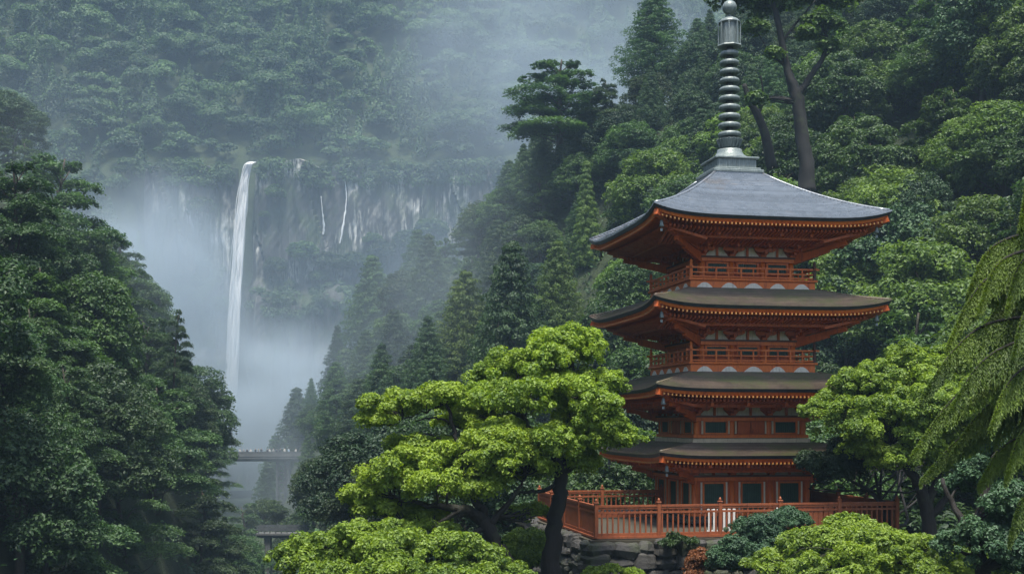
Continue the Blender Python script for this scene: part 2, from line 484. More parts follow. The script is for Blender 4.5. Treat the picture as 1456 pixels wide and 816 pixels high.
        hb.build('hip_beam', M['vermilion_dark'], roof)
        bl = MB(); q = he - .42; zb = z0 - .46 + up * .75
        pb = xf((-q, -q, 0))
        bl.tube([(pb[0], pb[1], zb + .12), (pb[0], pb[1], zb - .06)], [.012, .012], 5)
        bl.lathe([(.02, -.02), (.055, -.05), (.07, -.15), (.092, -.25), (.085, -.26), (.06, -.15), (.01, -.06)], (pb[0], pb[1], zb), 10)
        bl.tube([(pb[0], pb[1], zb - .25), (pb[0], pb[1], zb - .34)], [.01, .01], 4)
        bl.box((pb[0], pb[1], zb - .38), (.09, .008, .1))
        bl.build('wind_bell', M['bronze'], roof)
    return roof

def bracket_mesh(diag=False, reach=1.15, rise=.62):
    """stepped bracket set growing outward (towards -y) and up from the wall"""
    m = MB()
    m.box((0, -.02, .08), (.24, .24, .16), bev=.03, taper=1.0)
    tiers = 3
    for t in range(tiers):
        y = -.10 - reach * t / tiers; z = .20 + rise * t / tiers
        m.beam((0, .12, z), (0, y - .30, z), .11, .13)
        ex = .44 - .05 * t
        # cross arm with upswept ends
        m.prism([(-ex, .07), (-ex, -.01), (-ex + .12, -.07), (ex - .12, -.07), (ex, -.01), (ex, .07)], y - .045 - .16, y + .045 - .16,
                lambda p, z=z: (p[0], p[1], p[2] + z + .10))
        for sx in (-1, 0, 1):
            m.box((sx * (ex - .08), y - .16, z + .225), (.15, .14, .10), bev=.025)
    # tail rafter
    m.beam((0, .1, rise + .42), (0, -reach - .78, rise + .06), .11, .14)
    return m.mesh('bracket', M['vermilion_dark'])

def storey(zb, zt, half, zbr, name='storey', panels='bay', lower_trim=None):
    """one storey: wall core, pillars, beams, plaster band under the brackets, brackets"""
    m = MB()
    m.box((0, 0, (zb + zbr + .75) / 2), (2 * half - .16, 2 * half - .16, zbr + .75 - zb))
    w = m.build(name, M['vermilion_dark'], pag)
    bays = [-half + .09, -half / 3, half / 3, half - .09]
    for k in range(4):
        xf = side_xf(k)
        for i, x in enumerate(bays[:-1]):
            p = MB(); pr = .115
            xx = xf((x, -half + .09, 0))
            p.lathe([(pr * 1.05, zb), (pr, zb + .2), (pr, zt)], (xx[0], xx[1], 0), 14)
            p.build('pillar', M['vermilion'], w)
        b = MB()
        for (zz, hh, dd) in ((zt - .07, .14, .06), (zb + .07, .12, .05)):
            b.beam(xf((-half - .08, -half - dd + .06, zz)), xf((half + .08, -half - dd + .06, zz)), .12 + dd, hh)
        b.build('tie_beam', M['vermilion'], w)
        d = MB(); d.beam(xf((-half - .12, -half + .0, zt + .035)), xf((half + .12, -half + .0, zt + .035)), .26, .07)
        d.build('wall_plate', M['dark_wood'], w)
        # plaster between brackets: a panel with a dark strut in its middle, bell-shaped edges
        for i in range(3):
            x0, x1 = bays[i] + .13, bays[i + 1] - .13
            xm = (x0 + x1) / 2
            for s in (-1, 1):
                pm = MB(); wv = (x1 - x0) / 2 - .05
                xa = xm + s * .05
                poly = [(xa, 0), (xa + s * wv, 0), (xa + s * wv * .86, .08), (xa + s * wv * .62, .20), (xa + s * wv * .55, .36), (xa, .36)]
                if s < 0: poly = poly[::-1]
                pm.prism(poly, -half + .052, -half + .08, lambda p, z=zt + .075, xf=xf: xf((p[0], p[1], p[2] + z)))
                pm.build('plaster_panel', M['plaster'], w)
            st = MB(); st.beam(xf((xm, -half + .03, zt + .07)), xf((xm, -half + .03, zt + .5)), .09, .09, (1, 0, 0))
            st.box(xf((xm, -half - .01, zt + .5)), (.2, .2, .1), bev=.02)
            st.build('strut', M['vermilion_dark'], w)
    return w, bays

BRK = bracket_mesh()
BRK_L = bracket_mesh(reach=.95, rise=.40)
def put_brackets(w, bays, half, z, me):
    for k in range(4):
        for i, x in enumerate(bays):
            o = link_mesh('bracket', me, w)
            xx = side_xf(k)((x, -half + .04, 0))
            o.location = (xx[0], xx[1], z); o.rotation_euler = (0, 0, k * math.pi / 2)
        # corner bracket on the diagonal
        o = link_mesh('bracket', me, w)
        xx = side_xf(k)((-half + .08, -half + .08, 0))
        o.location = (xx[0], xx[1], z); o.rotation_euler = (0, 0, k * math.pi / 2 - math.pi / 4); o.scale = (1, 1.3, 1)

def window(w, k, half, x, z0, z1, wd, jamb=True, nb=9, jm='cream'):
    xf = side_xf(k)
    bk = MB(); bk.beam(xf((x - wd / 2, -half + .075, (z0 + z1) / 2)), xf((x + wd / 2, -half + .075, (z0 + z1) / 2)), .02, z1 - z0)
    for i in range(nb):
        xx = x - wd / 2 + wd * (i + .5) / nb
        bk.beam(xf((xx, -half + .045, z0)), xf((xx, -half + .045, z1)), wd / nb * .5, .04, xf((1, 0, 0)))
    wn = bk.build('window', M['slat_green'], w)
    fr = MB()
    for zz in (z0 - .03, z1 + .03):
        fr.beam(xf((x - wd / 2 - .07, -half + .03, zz)), xf((x + wd / 2 + .07, -half + .03, zz)), .09, .06)
    for s in (-1, 1):
        fr.beam(xf((x + s * (wd / 2 + .035), -half + .03, z0)), xf((x + s * (wd / 2 + .035), -half + .03, z1)), .07, .09, xf((0, 1, 0)))
    fr.build('window_frame', M['vermilion'], w)
    if jamb:
        for s in (-1, 1):
            j = MB(); xx = x + s * (wd / 2 + .115)
            j.beam(xf((xx, -half + .02, z0 - .05)), xf((xx, -half + .02, z1 + .06)), .06, .06, xf((0, 1, 0)))
            j.build('window_jamb', M[jm], w)

def balcony(zb, half, zf, zr):
    m = MB()
    m.box((0, 0, (zb + zf) / 2 - .02), (2 * half - .06, 2 * half - .06, zf - zb - .06))
    b = m.build('balcony', M['vermilion'], pag)
    fl = MB(); fl.box((0, 0, zf - .02), (2 * half + .12, 2 * half + .12, .09), bev=.02)
    fl.build('balcony_floor', M['vermilion'], b)
    for k in range(4):
        xf = side_xf(k)
        for i in range(5):
            x = (i - 2) * half * .385
            wv = half * (.125 if i != 2 else .15); hh = (zf - zb) * .56
            pm = MB()
            pm.prism([(x - wv, 0), (x + wv, 0), (x + wv * .78, hh * .40), (x + wv * .45, hh * .82), (x + wv * .18, hh), (x - wv * .18, hh), (x - wv * .45, hh * .82), (x - wv * .78, hh * .40)],
                     -half + .012, -half + .04, lambda p, xf=xf: xf((p[0], p[1], p[2] + zb + .012)))
            pm.build('white_panel', M['plaster'], b)
        r = MB(); hp = half - .05
        zt = zr
        n = 11
        for (z, t, ext) in ((zf + .09, .05, .0), ((zf + zt) / 2 + .03, .045, .05), (zt, .065, .20)):
            r.beam(xf((-hp - ext, -hp, z)), xf((hp + ext, -hp, z)), t, t)
        for i in range(n):
            x = -hp + 2 * hp * i / (n - 1)
            big = i % 2 == 0
            r.box(xf((x, -hp, (zf + zt) / 2)), (.07 if big else .05, .07 if big else .05, zt - zf - (.0 if big else .04)))
        r.build('railing', M['vermilion'], b)
        cp = MB(); q = xf((-hp, -hp, 0))
        cp.box((q[0], q[1], (zf + zt) / 2 + .05), (.11, .11, zt - zf + .18), bev=.012)
        cp.lathe([(.07, 0), (.045, .03), (.07, .08), (.055, .13), (.01, .19)], (q[0], q[1], zt + .14), 10)
        cp.build('corner_post', M['dark_wood'] if k == 1 else M['vermilion'], b)

# plinth
m = MB(); m.box((0, 0, .09), (5.7, 5.7, .18), bev=.03); m.box((0, 0, .22), (5.3, 5.3, .10), bev=.02)
m.build('stone_plinth', M['stone'], pag)
# ground storey
w0, bays = storey(.26, 1.78, 2.42, 1.85)
put_brackets(w0, bays, 2.42, 1.80, BRK_L)
for k in range(4):
    for x in (-1.56, 0, 1.56): window(w0, k, 2.42, x, .42, 1.52, .80, nb=10, jm='plaster' if k == 0 else 'cream')
# lowest roof
make_roof('roof', 4.42, 2.45, 2.66, 3.09, -.15, .16, M['roof_low'], 12, wall=2.42, soff_in=.62)
# second storey
led = MB(); led.box((0, 0, 3.19), (4.86, 4.86, .17), bev=.01)
w1, bays = storey(3.29, 4.10, 2.3, 4.17)
led.build('pale_ledge', M['cream'], w1)
put_brackets(w1, bays, 2.3, 4.12, BRK_L)
for k in range(4):
    for x in (-1.45, 1.45): window(w1, k, 2.3, x, 3.50, 3.92, .86, nb=11)
    xf = side_xf(k); d = MB()
    for s in (-.28, .28): d.beam(xf((s - .26, -2.27, 3.70)), xf((s + .26, -2.27, 3.70)), .05, .44)
    d.build('door', M['vermilion_dark'], w1)
    j = MB()
    for s in (-.62, .62): j.beam(xf((s, -2.28, 3.46)), xf((s, -2.28, 3.96)), .055, .06, xf((0, 1, 0)))
    j.build('door_jamb', M['cream'], w1)
make_roof('roof', 4.62, 2.6, 5.16, 5.86, -.05, .17, M['roof_low'], 14, wall=2.3, soff_in=.72)
# third storey
balcony(5.86, 2.6, 6.22, 6.71)
w2, bays = storey(6.0, 7.08, 2.0, 7.1)
put_brackets(w2, bays, 2.0, 7.10, BRK)
for k in range(4):
    for x in (-1.3, 0, 1.3): window(w2, k, 2.0, x, 6.55, 6.86, .80, nb=9, jamb=False)
make_roof('roof', 4.72, 2.6, 8.26, 9.11, .05, .30, M['roof_low'], 19, wall=2.0, soff_in=.85, single=True)
# fourth storey
balcony(9.11, 2.6, 9.46, 9.90)
w3, bays = storey(9.3, 10.36, 1.95, 10.4)
put_brackets(w3, bays, 1.95, 10.38, BRK)
for k in range(4):
    for x in (-1.25, 0, 1.25): window(w3, k, 1.95, x, 9.78, 10.14, .78, nb=9, jamb=False)
make_roof('roof', 4.72, .93, 11.60, 14.0, .30, .34, M['roof_top'], 36, wall=1.95, soff_in=.90, single=True)

# spire
sp = MB()
sp.box((0, 0, 14.03), (2.15, 2.15, .12), bev=.02); sp.box((0, 0, 14.13), (1.95, 1.95, .10), bev=.02)
sp.box((0, 0, 14.36), (1.66, 1.66, .40), bev=.02); sp.box((0, 0, 14.59), (1.86, 1.86, .08), bev=.02)
spire = sp.build('spire', M['bronze'], pag)
q = MB()
for k in range(4):
    xf = side_xf(k)
    for i in range(9): q.beam(xf((-.75 + i * 1.5 / 8, -.835, 14.18)), xf((-.75 + i * 1.5 / 8, -.835, 14.54)), .03, .03, xf((0, 1, 0)))
q.build('ribs', M['bronze'], spire)
q = MB(); q.lathe([(.86, 14.63), (.80, 14.70), (.60, 14.82), (.52, 14.96), (.50, 15.06), (.30, 15.10)], n=28); q.build('inverted_bowl', M['bronze'], spire)
q = MB(); q.lathe([(.28, 15.08), (.34, 15.14), (.40, 15.28), (.47, 15.42), (.52, 15.48), (.44, 15.48), (.2, 15.44)], n=28)
for i in range(16):
    a = 2 * math.pi * i / 16
    q.beam((.38 * math.cos(a), .38 * math.sin(a), 15.15), (.53 * math.cos(a), .53 * math.sin(a), 15.50), .05, .03, (math.cos(a), math.sin(a), 0))
q.build('lotus', M['bronze'], spire)
q = MB(); q.tube([(0, 0, 14.6), (0, 0, 20.2)], [.17, .15], 14); q.build('shaft', M['steel_dark'], spire)
for i in range(10):
    z = 15.60 + i * .368
    r = .475 - .0105 * i
    q = MB(); q.lathe([(r * .80, z), (r, z + .015), (r * .97, z + .15), (r * .84, z + .19), (r * .4, z + .20)], n=28)
    q.build('ring', M['bronze'], spire)
zt = 19.27
q = MB(); q.lathe([(.40, zt), (.52, zt + .03), (.50, zt + .08), (.2, zt + .08)], n=8, smooth=False)
q.lathe([(.2, zt + .98), (.46, zt + .98), (.44, zt + 1.05), (.33, zt + 1.15), (.18, zt + 1.22), (.07, zt + 1.32)], n=16)
for i in range(8):
    a = 2 * math.pi * (i + .5) / 8
    q.box((.44 * math.cos(a), .44 * math.sin(a), zt + .53), (.05, .05, .92), rz=a)
q.build('lantern_frame', M['bronze'], spire)
q = MB(); q.lathe([(.40, zt + .06), (.40, zt + 1.0)], n=8, smooth=False); q.build('lantern_core', M['bronze'], spire)
q = MB(); q.tube([(0, 0, zt + 1.28), (0, 0, zt + 1.42)], [.07, .06], 10)
zc = zt + 1.64
q.lathe([(.03, -.30)] + [(.295 * math.sin(t), -.295 * math.cos(t)) for t in np.linspace(.12, 2.9, 16)] + [(.05, .31), (.012, .42)], (0, 0, zc), 22)
q.build('jewel_ball', M['bronze'], spire)

# ------------------------------------------------------------------ terrace, fences
NF = np.array([2.84, 41.5])          # near corner of the terrace
ux = np.array([math.cos(TH), math.sin(TH)]); uy = np.array([-math.sin(TH), math.cos(TH)])
def tl(x, y, z=0.0):
    p = NF + ux * x + uy * y
    return (p[0], p[1], DECK_Z + z)
m = MB()
P = [tl(-.25, -.25, -.06), tl(11.4, -.25, -.06), tl(11.4, 15, -.06), tl(-.25, 15, -.06)]
P2 = [tl(-.25, -.25, -.5), tl(11.4, -.25, -.5), tl(11.4, 15, -.5), tl(-.25, 15, -.5)]
m.add(P + P2, [(0, 1, 2, 3), (7, 6, 5, 4)] + [(i, 4 + i, 4 + (i + 1) % 4, (i + 1) % 4) for i in range(4)])
tag(m.build('terrace_ground', M['gravel']), kind='structure')

def fence_run(label, a, b, y0, y1, zb=.0, h=1.07, ends=(1, 1), sp=.19, boards=None):
    p0, p1 = np.array(tl(*a)), np.array(tl(*b))
    L = float(np.linalg.norm((p1 - p0)[:2])); ang = math.atan2(p1[1] - p0[1], p1[0] - p0[0])
    root = empty('wooden_fence', p0, ang)
    tag(root, label, 'fence', 'fence runs round the pagoda terrace')
    m = MB()
    m.beam((0, 0, h), (L, 0, h), .10, .07); m.beam((0, 0, h - .075), (L, 0, h - .075), .07, .06)
    m.build('top_rail', M['fence'], root)
    m = MB(); m.beam((0, 0, h * .80), (L, 0, h * .80), .06, .07); m.build('middle_rail', M['fence'], root)
    m = MB(); m.beam((0, 0, .10), (L, 0, .10), .08, .12); m.beam((0, 0, .02), (L, 0, .02), .20, .07); m.build('bottom_rail', M['fence'], root)
    npst = max(1, round(L / 2.1))
    pm = MB(); pm.box((0, 0, (h + .10) / 2), (.125, .125, h + .10), bev=.012)
    pm.box((0, 0, h + .12), (.16, .16, .04), bev=.01)
    pm.lathe([(.05, 0), (.035, .02), (.055, .05), (.035, .09), (.006, .13)], (0, 0, h + .14), 10)
    pme = pm.mesh('post', M['fence'])
    for i in range(npst + 1):
        if i == 0 and not ends[0] or i == npst and not ends[1]: continue
        o = link_mesh('post', pme, root); o.location = (L * i / npst, 0, 0)
    bm = MB(); bm.box((0, 0, (h * .98 + .1) / 2), (.055, .04, h * .98 - .1), bev=.004)
    bme = bm.mesh('baluster', M['fence'])
    wide = MB(); wide.box((0, 0, (h * .98 + .1) / 2), (sp * .92, .025, h * .98 - .1), bev=.004)
    wme = wide.mesh('board', M['fence'])
    nb = int(L / sp)
    for i in range(1, nb):
        x = L * i / nb
        if any(abs(x - L * j / npst) < .11 for j in range(npst + 1)): continue
        bd = boards and any(q0 < x < q1 for q0, q1 in boards)
        o = link_mesh('board' if bd else 'baluster', wme if bd else bme, root)
        o.location = (x, 0.004 * math.sin(i * 5.1), 0); o.rotation_euler = (0, 0.006 * math.sin(i * 3.7), 0)
    return root
fence_run('long vermilion fence on the terrace edge in front of the pagoda, above the stone wall', (0, 0), (11.0, 0), 0, 0, boards=[(6.9, 8.6)])
fence_run('short vermilion fence on the terrace side facing the gorge, behind the black trunk', (0, 9.0), (0, 0), 0, 0, ends=(1, 0), sp=.17, boards=[(0.3, 8.8)])
fence_run('dark vermilion fence running from the pagoda side wall towards the gorge corner', (.1, 9.0), (5.2, 9.0), 0, 0, ends=(0, 1))
fence_run('sloping boarded vermilion fence on the far terrace side beside the leafy bank', (11.0, 9.2), (11.0, 0), 0, 0, ends=(1, 0), sp=.16, boards=[(0, 9)])

# white slatted board and blue sheet behind the fence
r = empty('slatted_screen', tl(4.1, .45), TH)
tag(r, 'white slatted screen low behind the middle of the front fence', 'screen')
m = MB()
for z in (.14, .86): m.beam((0, .03, z), (1.05, .03, z), .03, .06)
m.build('frame', M['white_board'], r)
sl = MB(); sl.box((0, 0, .48), (.08, .022, .84), bev=.004); sme = sl.mesh('slat', M['white_board'])
for i in range(6):
    o = link_mesh('slat', sme, r); o.location = (.07 + i * .182, 0, 0)
r = empty('notice_board', tl(6.95, .5), TH)
tag(r, 'small white notice board on a post behind the front fence, beside the shrub', 'notice board')
m = MB(); m.box((0, 0, .66), (.55, .04, .50), bev=.008); m.build('panel', M['white_board'], r)
m = MB(); m.box((0, .05, .46), (.06, .05, .92)); m.build('post', M['dark_wood'], r)
r = empty('storage_box', tl(.95, 7.9), TH + .2)
tag(r, 'pale blue tarpaulin covered box behind the corner of the fence', 'box')
m = MB(); m.box((0, 0, .30), (1.0, .6, .60), bev=.06, taper=1); m.build('body', M['blue_cloth'], r)
m = MB(); m.box((0, 0, .63), (1.06, .66, .07), bev=.03); m.build('lid', M['blue_cloth'], r)
# roof ledge board: a blue-grey plank leaning on the second ledge
# ------------------------------------------------------------------ stone retaining wall
def stone_run(m, a, b, ztop, zbot, seed):
    rg = np.random.default_rng(seed)
    p0, p1 = np.array(tl(*a)), np.array(tl(*b))
    d = (p1 - p0); L = float(np.linalg.norm(d[:2])); d = d / np.linalg.norm(d); nrm = np.array([d[1], -d[0], 0])
    z = ztop; row = 0
    while z > zbot:
        hgt = rg.uniform(.26, .58)
        x = -rg.uniform(0, .5)
        while x < L:
            wd = rg.uniform(.28, .95)
            c = p0 + d * (x + wd / 2) + nrm * (.02 + (ztop - z) * .10 + rg.uniform(-.05, .08)); c[2] = DECK_Z + z - hgt / 2 + rg.uniform(-.07, .07)
            nu, nv = 9, 12
            V, F = [], []
            tilt = rg.uniform(-.22, .22)
            ph = rg.uniform(0, 6, 6); pw = rg.uniform(.45, .8)
            for i in range(nu):
                th = math.pi * (i / (nu - 1))
                for j in range(nv):
                    fi = 2 * math.pi * j / nv
                    s = lambda t, pw=pw: math.copysign(abs(t) ** pw, t)
                    X, Yv, Z = s(math.sin(th)) * s(math.cos(fi)), s(math.sin(th)) * s(math.sin(fi)), s(math.cos(th))
                    k = 1 + .11 * math.sin(3 * X + ph[0]) + .10 * math.sin(4 * Z + ph[1]) + .08 * math.sin(5 * Yv + ph[2] + 3 * X)
                    X, Yv, Z = X * wd * .53 * k, Yv * .32 * k, Z * hgt * .54 * k
                    X, Z = X + tilt * Z, Z - tilt * X * .6
                    V.append(c + d * X + nrm * Yv + np.array([0, 0, Z]))
            for i in range(nu - 1):
                for j in range(nv):
                    F.append((i * nv + j, i * nv + (j + 1) % nv, (i + 1) * nv + (j + 1) % nv, (i + 1) * nv + j))
            m.add(V, F, False)
            x += wd * .96
        z -= hgt * .92
m = MB()
stone_run(m, (-.1, -.15), (11.4, -.15), -.10, -6.2, 4)
stone_run(m, (-.15, 9.4), (-.15, -.1), -.10, -6.2, 5)
for (a, b) in (((0, .15), (11.4, .15)),):   # rubble core behind the face
    P = [tl(.05, .05, -.5), tl(11.3, .05, -.5), tl(11.3, 14, -.5), tl(.05, 14, -.5)]
    P2 = [tl(-.4, -.4, -6.6), tl(11.6, -.4, -6.6), tl(11.6, 14, -6.6), tl(-.4, 14, -6.6)]
    m.add(P + P2, [(0, 1, 2, 3), (7, 6, 5, 4)] + [(i, 4 + i, 4 + (i + 1) % 4, (i + 1) % 4) for i in range(4)])
cap = m.build('stone_wall', M['stone'])
tag(cap, 'dark mossy wall of rough stones under the pagoda fence', 'stone wall')
# ------------------------------------------------------------------ foliage
def unit(v): return v / np.maximum(np.linalg.norm(v, axis=-1, keepdims=True), 1e-9)

def leaves(P, N, L, W, rg, jit=.5, hang=None, fold=.12):
    """one folded rhombus per point; hang biases the leaf axis towards a direction"""
    n = len(P)
    N = unit(N + rg.normal(0, jit, (n, 3)))
    T = rg.normal(0, 1, (n, 3))
    if hang is not None: T = T * .5 + hang
    T = unit(T - N * np.sum(T * N, 1, keepdims=True))
    B = np.cross(N, T)
    s = rg.uniform(.65, 1.3, (n, 1))
    a, b = T * (L * .5) * s, B * (W * .5) * s
    V = np.stack([P - a, P + b + N * fold * W - a * .1, P + a - N * fold * L * .5, P - b + N * fold * W - a * .1], 1).reshape(-1, 3)
    return V

def quads(n): return np.arange(n * 4, dtype=np.int32).reshape(n, 4)

def puff_leaves(C, r, n, rg, up=.35, under=.35):
    """n leaves on each puff: C (m,3), r (m,)"""
    m = len(C)
    d = unit(rg.normal(0, 1, (m, n, 3)))
    low = d[..., 2] < -.15
    flip = low & (rg.random((m, n)) > under)
    d[..., 2] = np.where(flip, -d[..., 2], d[..., 2])
    rr = r[:, None, None] * (rg.uniform(.70, 1.08, (m, n, 1)))
    P = C[:, None, :] + d * rr * np.array([1, 1, .82])
    N = d + np.array([0, 0, up])
    return P.reshape(-1, 3), N.reshape(-1, 3)

def lobe_puffs(c, rad, pr, rg, dens=1.0, under=.25, lump=.12, gaps=0.0):
    """puff centres over an ellipsoid lobe (fewer underneath)"""
    a, b, h = rad
    area = 4 * math.pi * (((a * b) ** 1.6 + (a * h) ** 1.6 + (b * h) ** 1.6) / 3) ** (1 / 1.6)
    n = max(3, int(area / (pr * pr * 2.3) * dens))
    d = unit(rg.normal(0, 1, (n * 2, 3)))
    keep = (d[:, 2] > -.25) | (rg.random(len(d)) < under)
    d = d[keep][:n]
    if gaps > 0:
        q = np.asarray(c) + d * np.array(rad)
        f = np.sin(q[:, 0] * 3.1 + 1.3 * np.sin(q[:, 2] * 2.3)) + np.sin(q[:, 2] * 3.7 + q[:, 1] * 2.1) + np.sin(q[:, 1] * 2.9 - q[:, 0] * 1.7)
        d = d[(f < 1.5 - gaps * 1.6) | (rg.random(len(d)) < .10)]
    k = rg.uniform(.80, 1.0 + lump, (len(d), 1))
    C = np.asarray(c) + d * np.array(rad) * k
    r = pr * rg.uniform(.6, 1.35, len(d))
    return C, r

def catmull(pts, per=5):
    P = np.array(pts, float)
    if len(P) < 3: return P
    Q = np.vstack([2 * P[0] - P[1], P, 2 * P[-1] - P[-2]])
    out = []
    for i in range(1, len(Q) - 2):
        for t in np.linspace(0, 1, per, endpoint=False):
            p0, p1, p2, p3 = Q[i - 1:i + 3]
            out.append(.5 * (2 * p1 + (p2 - p0) * t + (2 * p0 - 5 * p1 + 4 * p2 - p3) * t * t + (3 * p1 - p0 - 3 * p2 + p3) * t ** 3))
    out.append(P[-1])
    return np.array(out)

def limb(mb, p0, p1, r0, r1, rg, sag=.12, n=6, sides=7):
    p0, p1 = np.asarray(p0, float), np.asarray(p1, float)
    L = np.linalg.norm(p1 - p0)
    mid = (p0 + p1) / 2 + rg.normal(0, .09 * L, 3) + np.array([0, 0, -sag * L])
    q1 = p0 * .7 + mid * .3 + rg.normal(0, .04 * L, 3)
    pts = catmull([p0, q1, mid, p1], 3)
    mb.tube(pts, np.linspace(r0, r1, len(pts)), sides, wob=.06)
    return pts

# ---- hero trees, laid out lobe by lobe -----------------------------------
def hero_tree(name, label, Y0, base, lobes, paths, leafmat, barkmat, seed, puff=.27, leaf=(.105, .062), npl=210, group=None, cat='tree', limbs=True, dens=1.0, squash=1.0, flat=.0):
    """lobes: (px, py, rx, ry, dY) in photo pixels at depth Y0; paths: lists of (px, py, dY, radius)"""
    rg = np.random.default_rng(seed)
    B = at(base[0], base[1], Y0 + (base[2] if len(base) > 2 else 0))
    root = empty(name, B)
    tag(root, label, cat, group)
    tb = MB(); nodes = []
    for path in paths:
        pts = np.array([at(p[0], p[1], Y0 + p[2]) for p in path]) - B
        C = catmull(np.hstack([pts, np.array([[p[3]] for p in path])]), 5)
        C[1:-1, :3] += rg.normal(0, .03, (len(C) - 2, 3))
        tb.tube(C[:, :3], np.maximum(C[:, 3], .012), 10, wob=.07)
        nodes.append(C)
    nodes = np.vstack(nodes) if nodes else np.zeros((0, 4))
    PV, NV = [], []
    for (px, py, rx, ry, dY) in lobes:
        Y = Y0 + dY
        c = at(px, py, Y) - B
        s = Y / FPX
        rad = np.array([rx * s, max(rx * s * .85, .5), ry * s * 1.15])
        # break each lobe up into a few smaller, displaced lobes
        sub = [(c, rad * .72)]
        for _ in range(7):
            d = unit(rg.normal(0, 1, 3)); d[2] = abs(d[2]) * .9 - .2
            sub.append((c + d * rad * .78, (rad * .5 + rad.mean() * .5) * np.array([1, 1, .9]) * rg.uniform(.32, .56)))
        for sc, sr in sub:
            C, r = lobe_puffs(sc, sr, puff, rg, dens=.56 * dens, under=.12, lump=.24, gaps=.55)
            P, N = puff_leaves(C, r, npl, rg)
            PV.append(P); NV.append(N)
            d = unit(rg.normal(0, 1, (10, 3))); d[:, 2] = np.abs(d[:, 2]) * .8 - .1
            P, N = puff_leaves(sc + d * sr * rg.uniform(1.05, 1.42, (10, 1)), rg.uniform(.25, .6, 10) * puff, max(8, npl // 4), rg, under=.8)
            PV.append(P); NV.append(N)
            if limbs and len(nodes):
                dd = np.linalg.norm(nodes[:, :3] - (sc - np.array([0, 0, sr[2] * .3])), axis=1) + np.maximum(0, nodes[:, 2] - sc[2]) * 1.5
                j = int(np.argmin(dd))
                r0 = min(nodes[j, 3] * .55, .13)
                pts = limb(tb, nodes[j, :3], sc + np.array([0, 0, sr[2] * .2]), max(r0, .022), .014, rg, sag=-.10 if sc[2] > nodes[j, 2] else .05)
                for _ in range(4):
                    k = rg.integers(len(pts) // 2, len(pts))
                    e = sc + unit(rg.normal(0, 1, 3)) * sr * .85
                    limb(tb, pts[k], e, .018, .006, rg, sag=-.05, sides=4)
    P, N = np.vstack(PV), np.vstack(NV)
    V = leaves(P, N, leaf[0], leaf[1], rg, .45)
    me = np_mesh('crown', V, quads(len(P)), leafmat)
    link_mesh('crown', me, root)
    if tb.v: tb.build('trunk', barkmat, root)
    return root, len(P)

# ---- forest species (unit size, built once, copied) -----------------------
def sp_broad(seed, mat, h=9.0, w=3.6, nl=34000, leafsz=(.23, .14)):
    rg = np.random.default_rng(seed)
    tb = MB()
    tp = [(0, 0, -1.5), (rg.normal(0, .2), rg.normal(0, .2), h * .25), (rg.normal(0, .4), rg.normal(0, .4), h * .6)]
    C = catmull(tp, 4); tb.tube(C, np.linspace(.34, .16, len(C)), 8, wob=.08)
    lob = []
    nl0 = 12
    for i in range(nl0):
        a = i * 2.4 + rg.normal(0, .4); q = math.sqrt((i + .5) / nl0)
        rad = w * .72 * q
        z = h * (.86 - .36 * q * q) + rg.normal(0, .35)
        r = w * rg.uniform(.32, .50)
        lob.append((np.array([rad * math.cos(a), rad * math.sin(a), z]), np.array([r, r, r * rg.uniform(.62, .85)])))
    for i in range(7):
        a = i * 2 * math.pi / 7 + rg.normal(0, .3)
        r = w * rg.uniform(.30, .42)
        lob.append((np.array([w * .72 * math.cos(a), w * .72 * math.sin(a), h * rg.uniform(.30, .46)]), np.array([r, r, r * .7])))
    CC, RR = [], []
    for c, r in lob:
        a, b = lobe_puffs(c, r, .48, rg, dens=.9)
        CC.append(a); RR.append(b)
        limb(tb, C[rg.integers(len(C) // 2, len(C))], c, .10, .03, rg, sag=-.1, sides=5)
    CC, RR = np.vstack(CC), np.hstack(RR)
    P, N = puff_leaves(CC, RR, max(8, nl // len(CC)), rg, up=.4)
    V = leaves(P, N, *leafsz, rg, .42)
    return np_mesh('crown', V, quads(len(P)), mat), tb.mesh('trunk', M['bark'])

def sp_cedar(seed, mat, h=15.0, w=3.2, nl=42000, sharp=1.0, leafsz=(.25, .11)):
    rg = np.random.default_rng(seed)
    tb = MB(); tb.tube([(0, 0, -1.5), (0, 0, h * .5), (0, 0, h * .98)], [.32, .2, .02], 8, wob=.05)
    CC, RR = [], []
    nt = int(h * 1.35)
    ph = rg.uniform(0, 6)
    for t in range(nt):
        f = (t + .5) / nt
        z = h * (.10 + .90 * f)
        env = w * ((1 - f) ** sharp) * (1 - .35 * max(0, .18 - f) / .18) + .18
        env *= rg.uniform(.86, 1.12)
        nb = max(3, int(5 + env * 2.4))
        for k in range(nb):
            a = ph + t * 1.9 + 2 * math.pi * k / nb + rg.normal(0, .22)
            e = env * rg.uniform(.78, 1.1)
            ns = 3 if e > 1.3 else 2
            for j in range(ns):
                q = (j + 1) / ns
                r = (.40 + .34 * env / w) * rg.uniform(.75, 1.25) * (1.1 - .25 * q)
                CC.append((e * q * math.cos(a), e * q * math.sin(a), z - .24 * e * q * q + .10 * rg.normal()))
                RR.append(r)
        if t % 2 == 0:
            for k in range(3):
                a = rg.uniform(0, 6.28); limb(tb, (0, 0, z), (env * .8 * math.cos(a), env * .8 * math.sin(a), z - .2 * env), .05, .015, rg, sag=-.03, sides=4)
    for j in range(5):
        CC.append((rg.normal(0, .05), rg.normal(0, .05), h * (.93 + .018 * j))); RR.append(.30 - .04 * j)
    CC, RR = np.array(CC), np.array(RR)
    P, N = puff_leaves(CC, RR, max(7, nl // len(CC)), rg, up=.15, under=.5)
    out = unit(P * np.array([1, 1, 0]) + 1e-6)
    V = leaves(P, N + out * .3, *leafsz, rg, .40, hang=out * .7 + np.array([0, 0, -.7]))
    return np_mesh('crown', V, quads(len(P)), mat), tb.mesh('trunk', M['bark'])

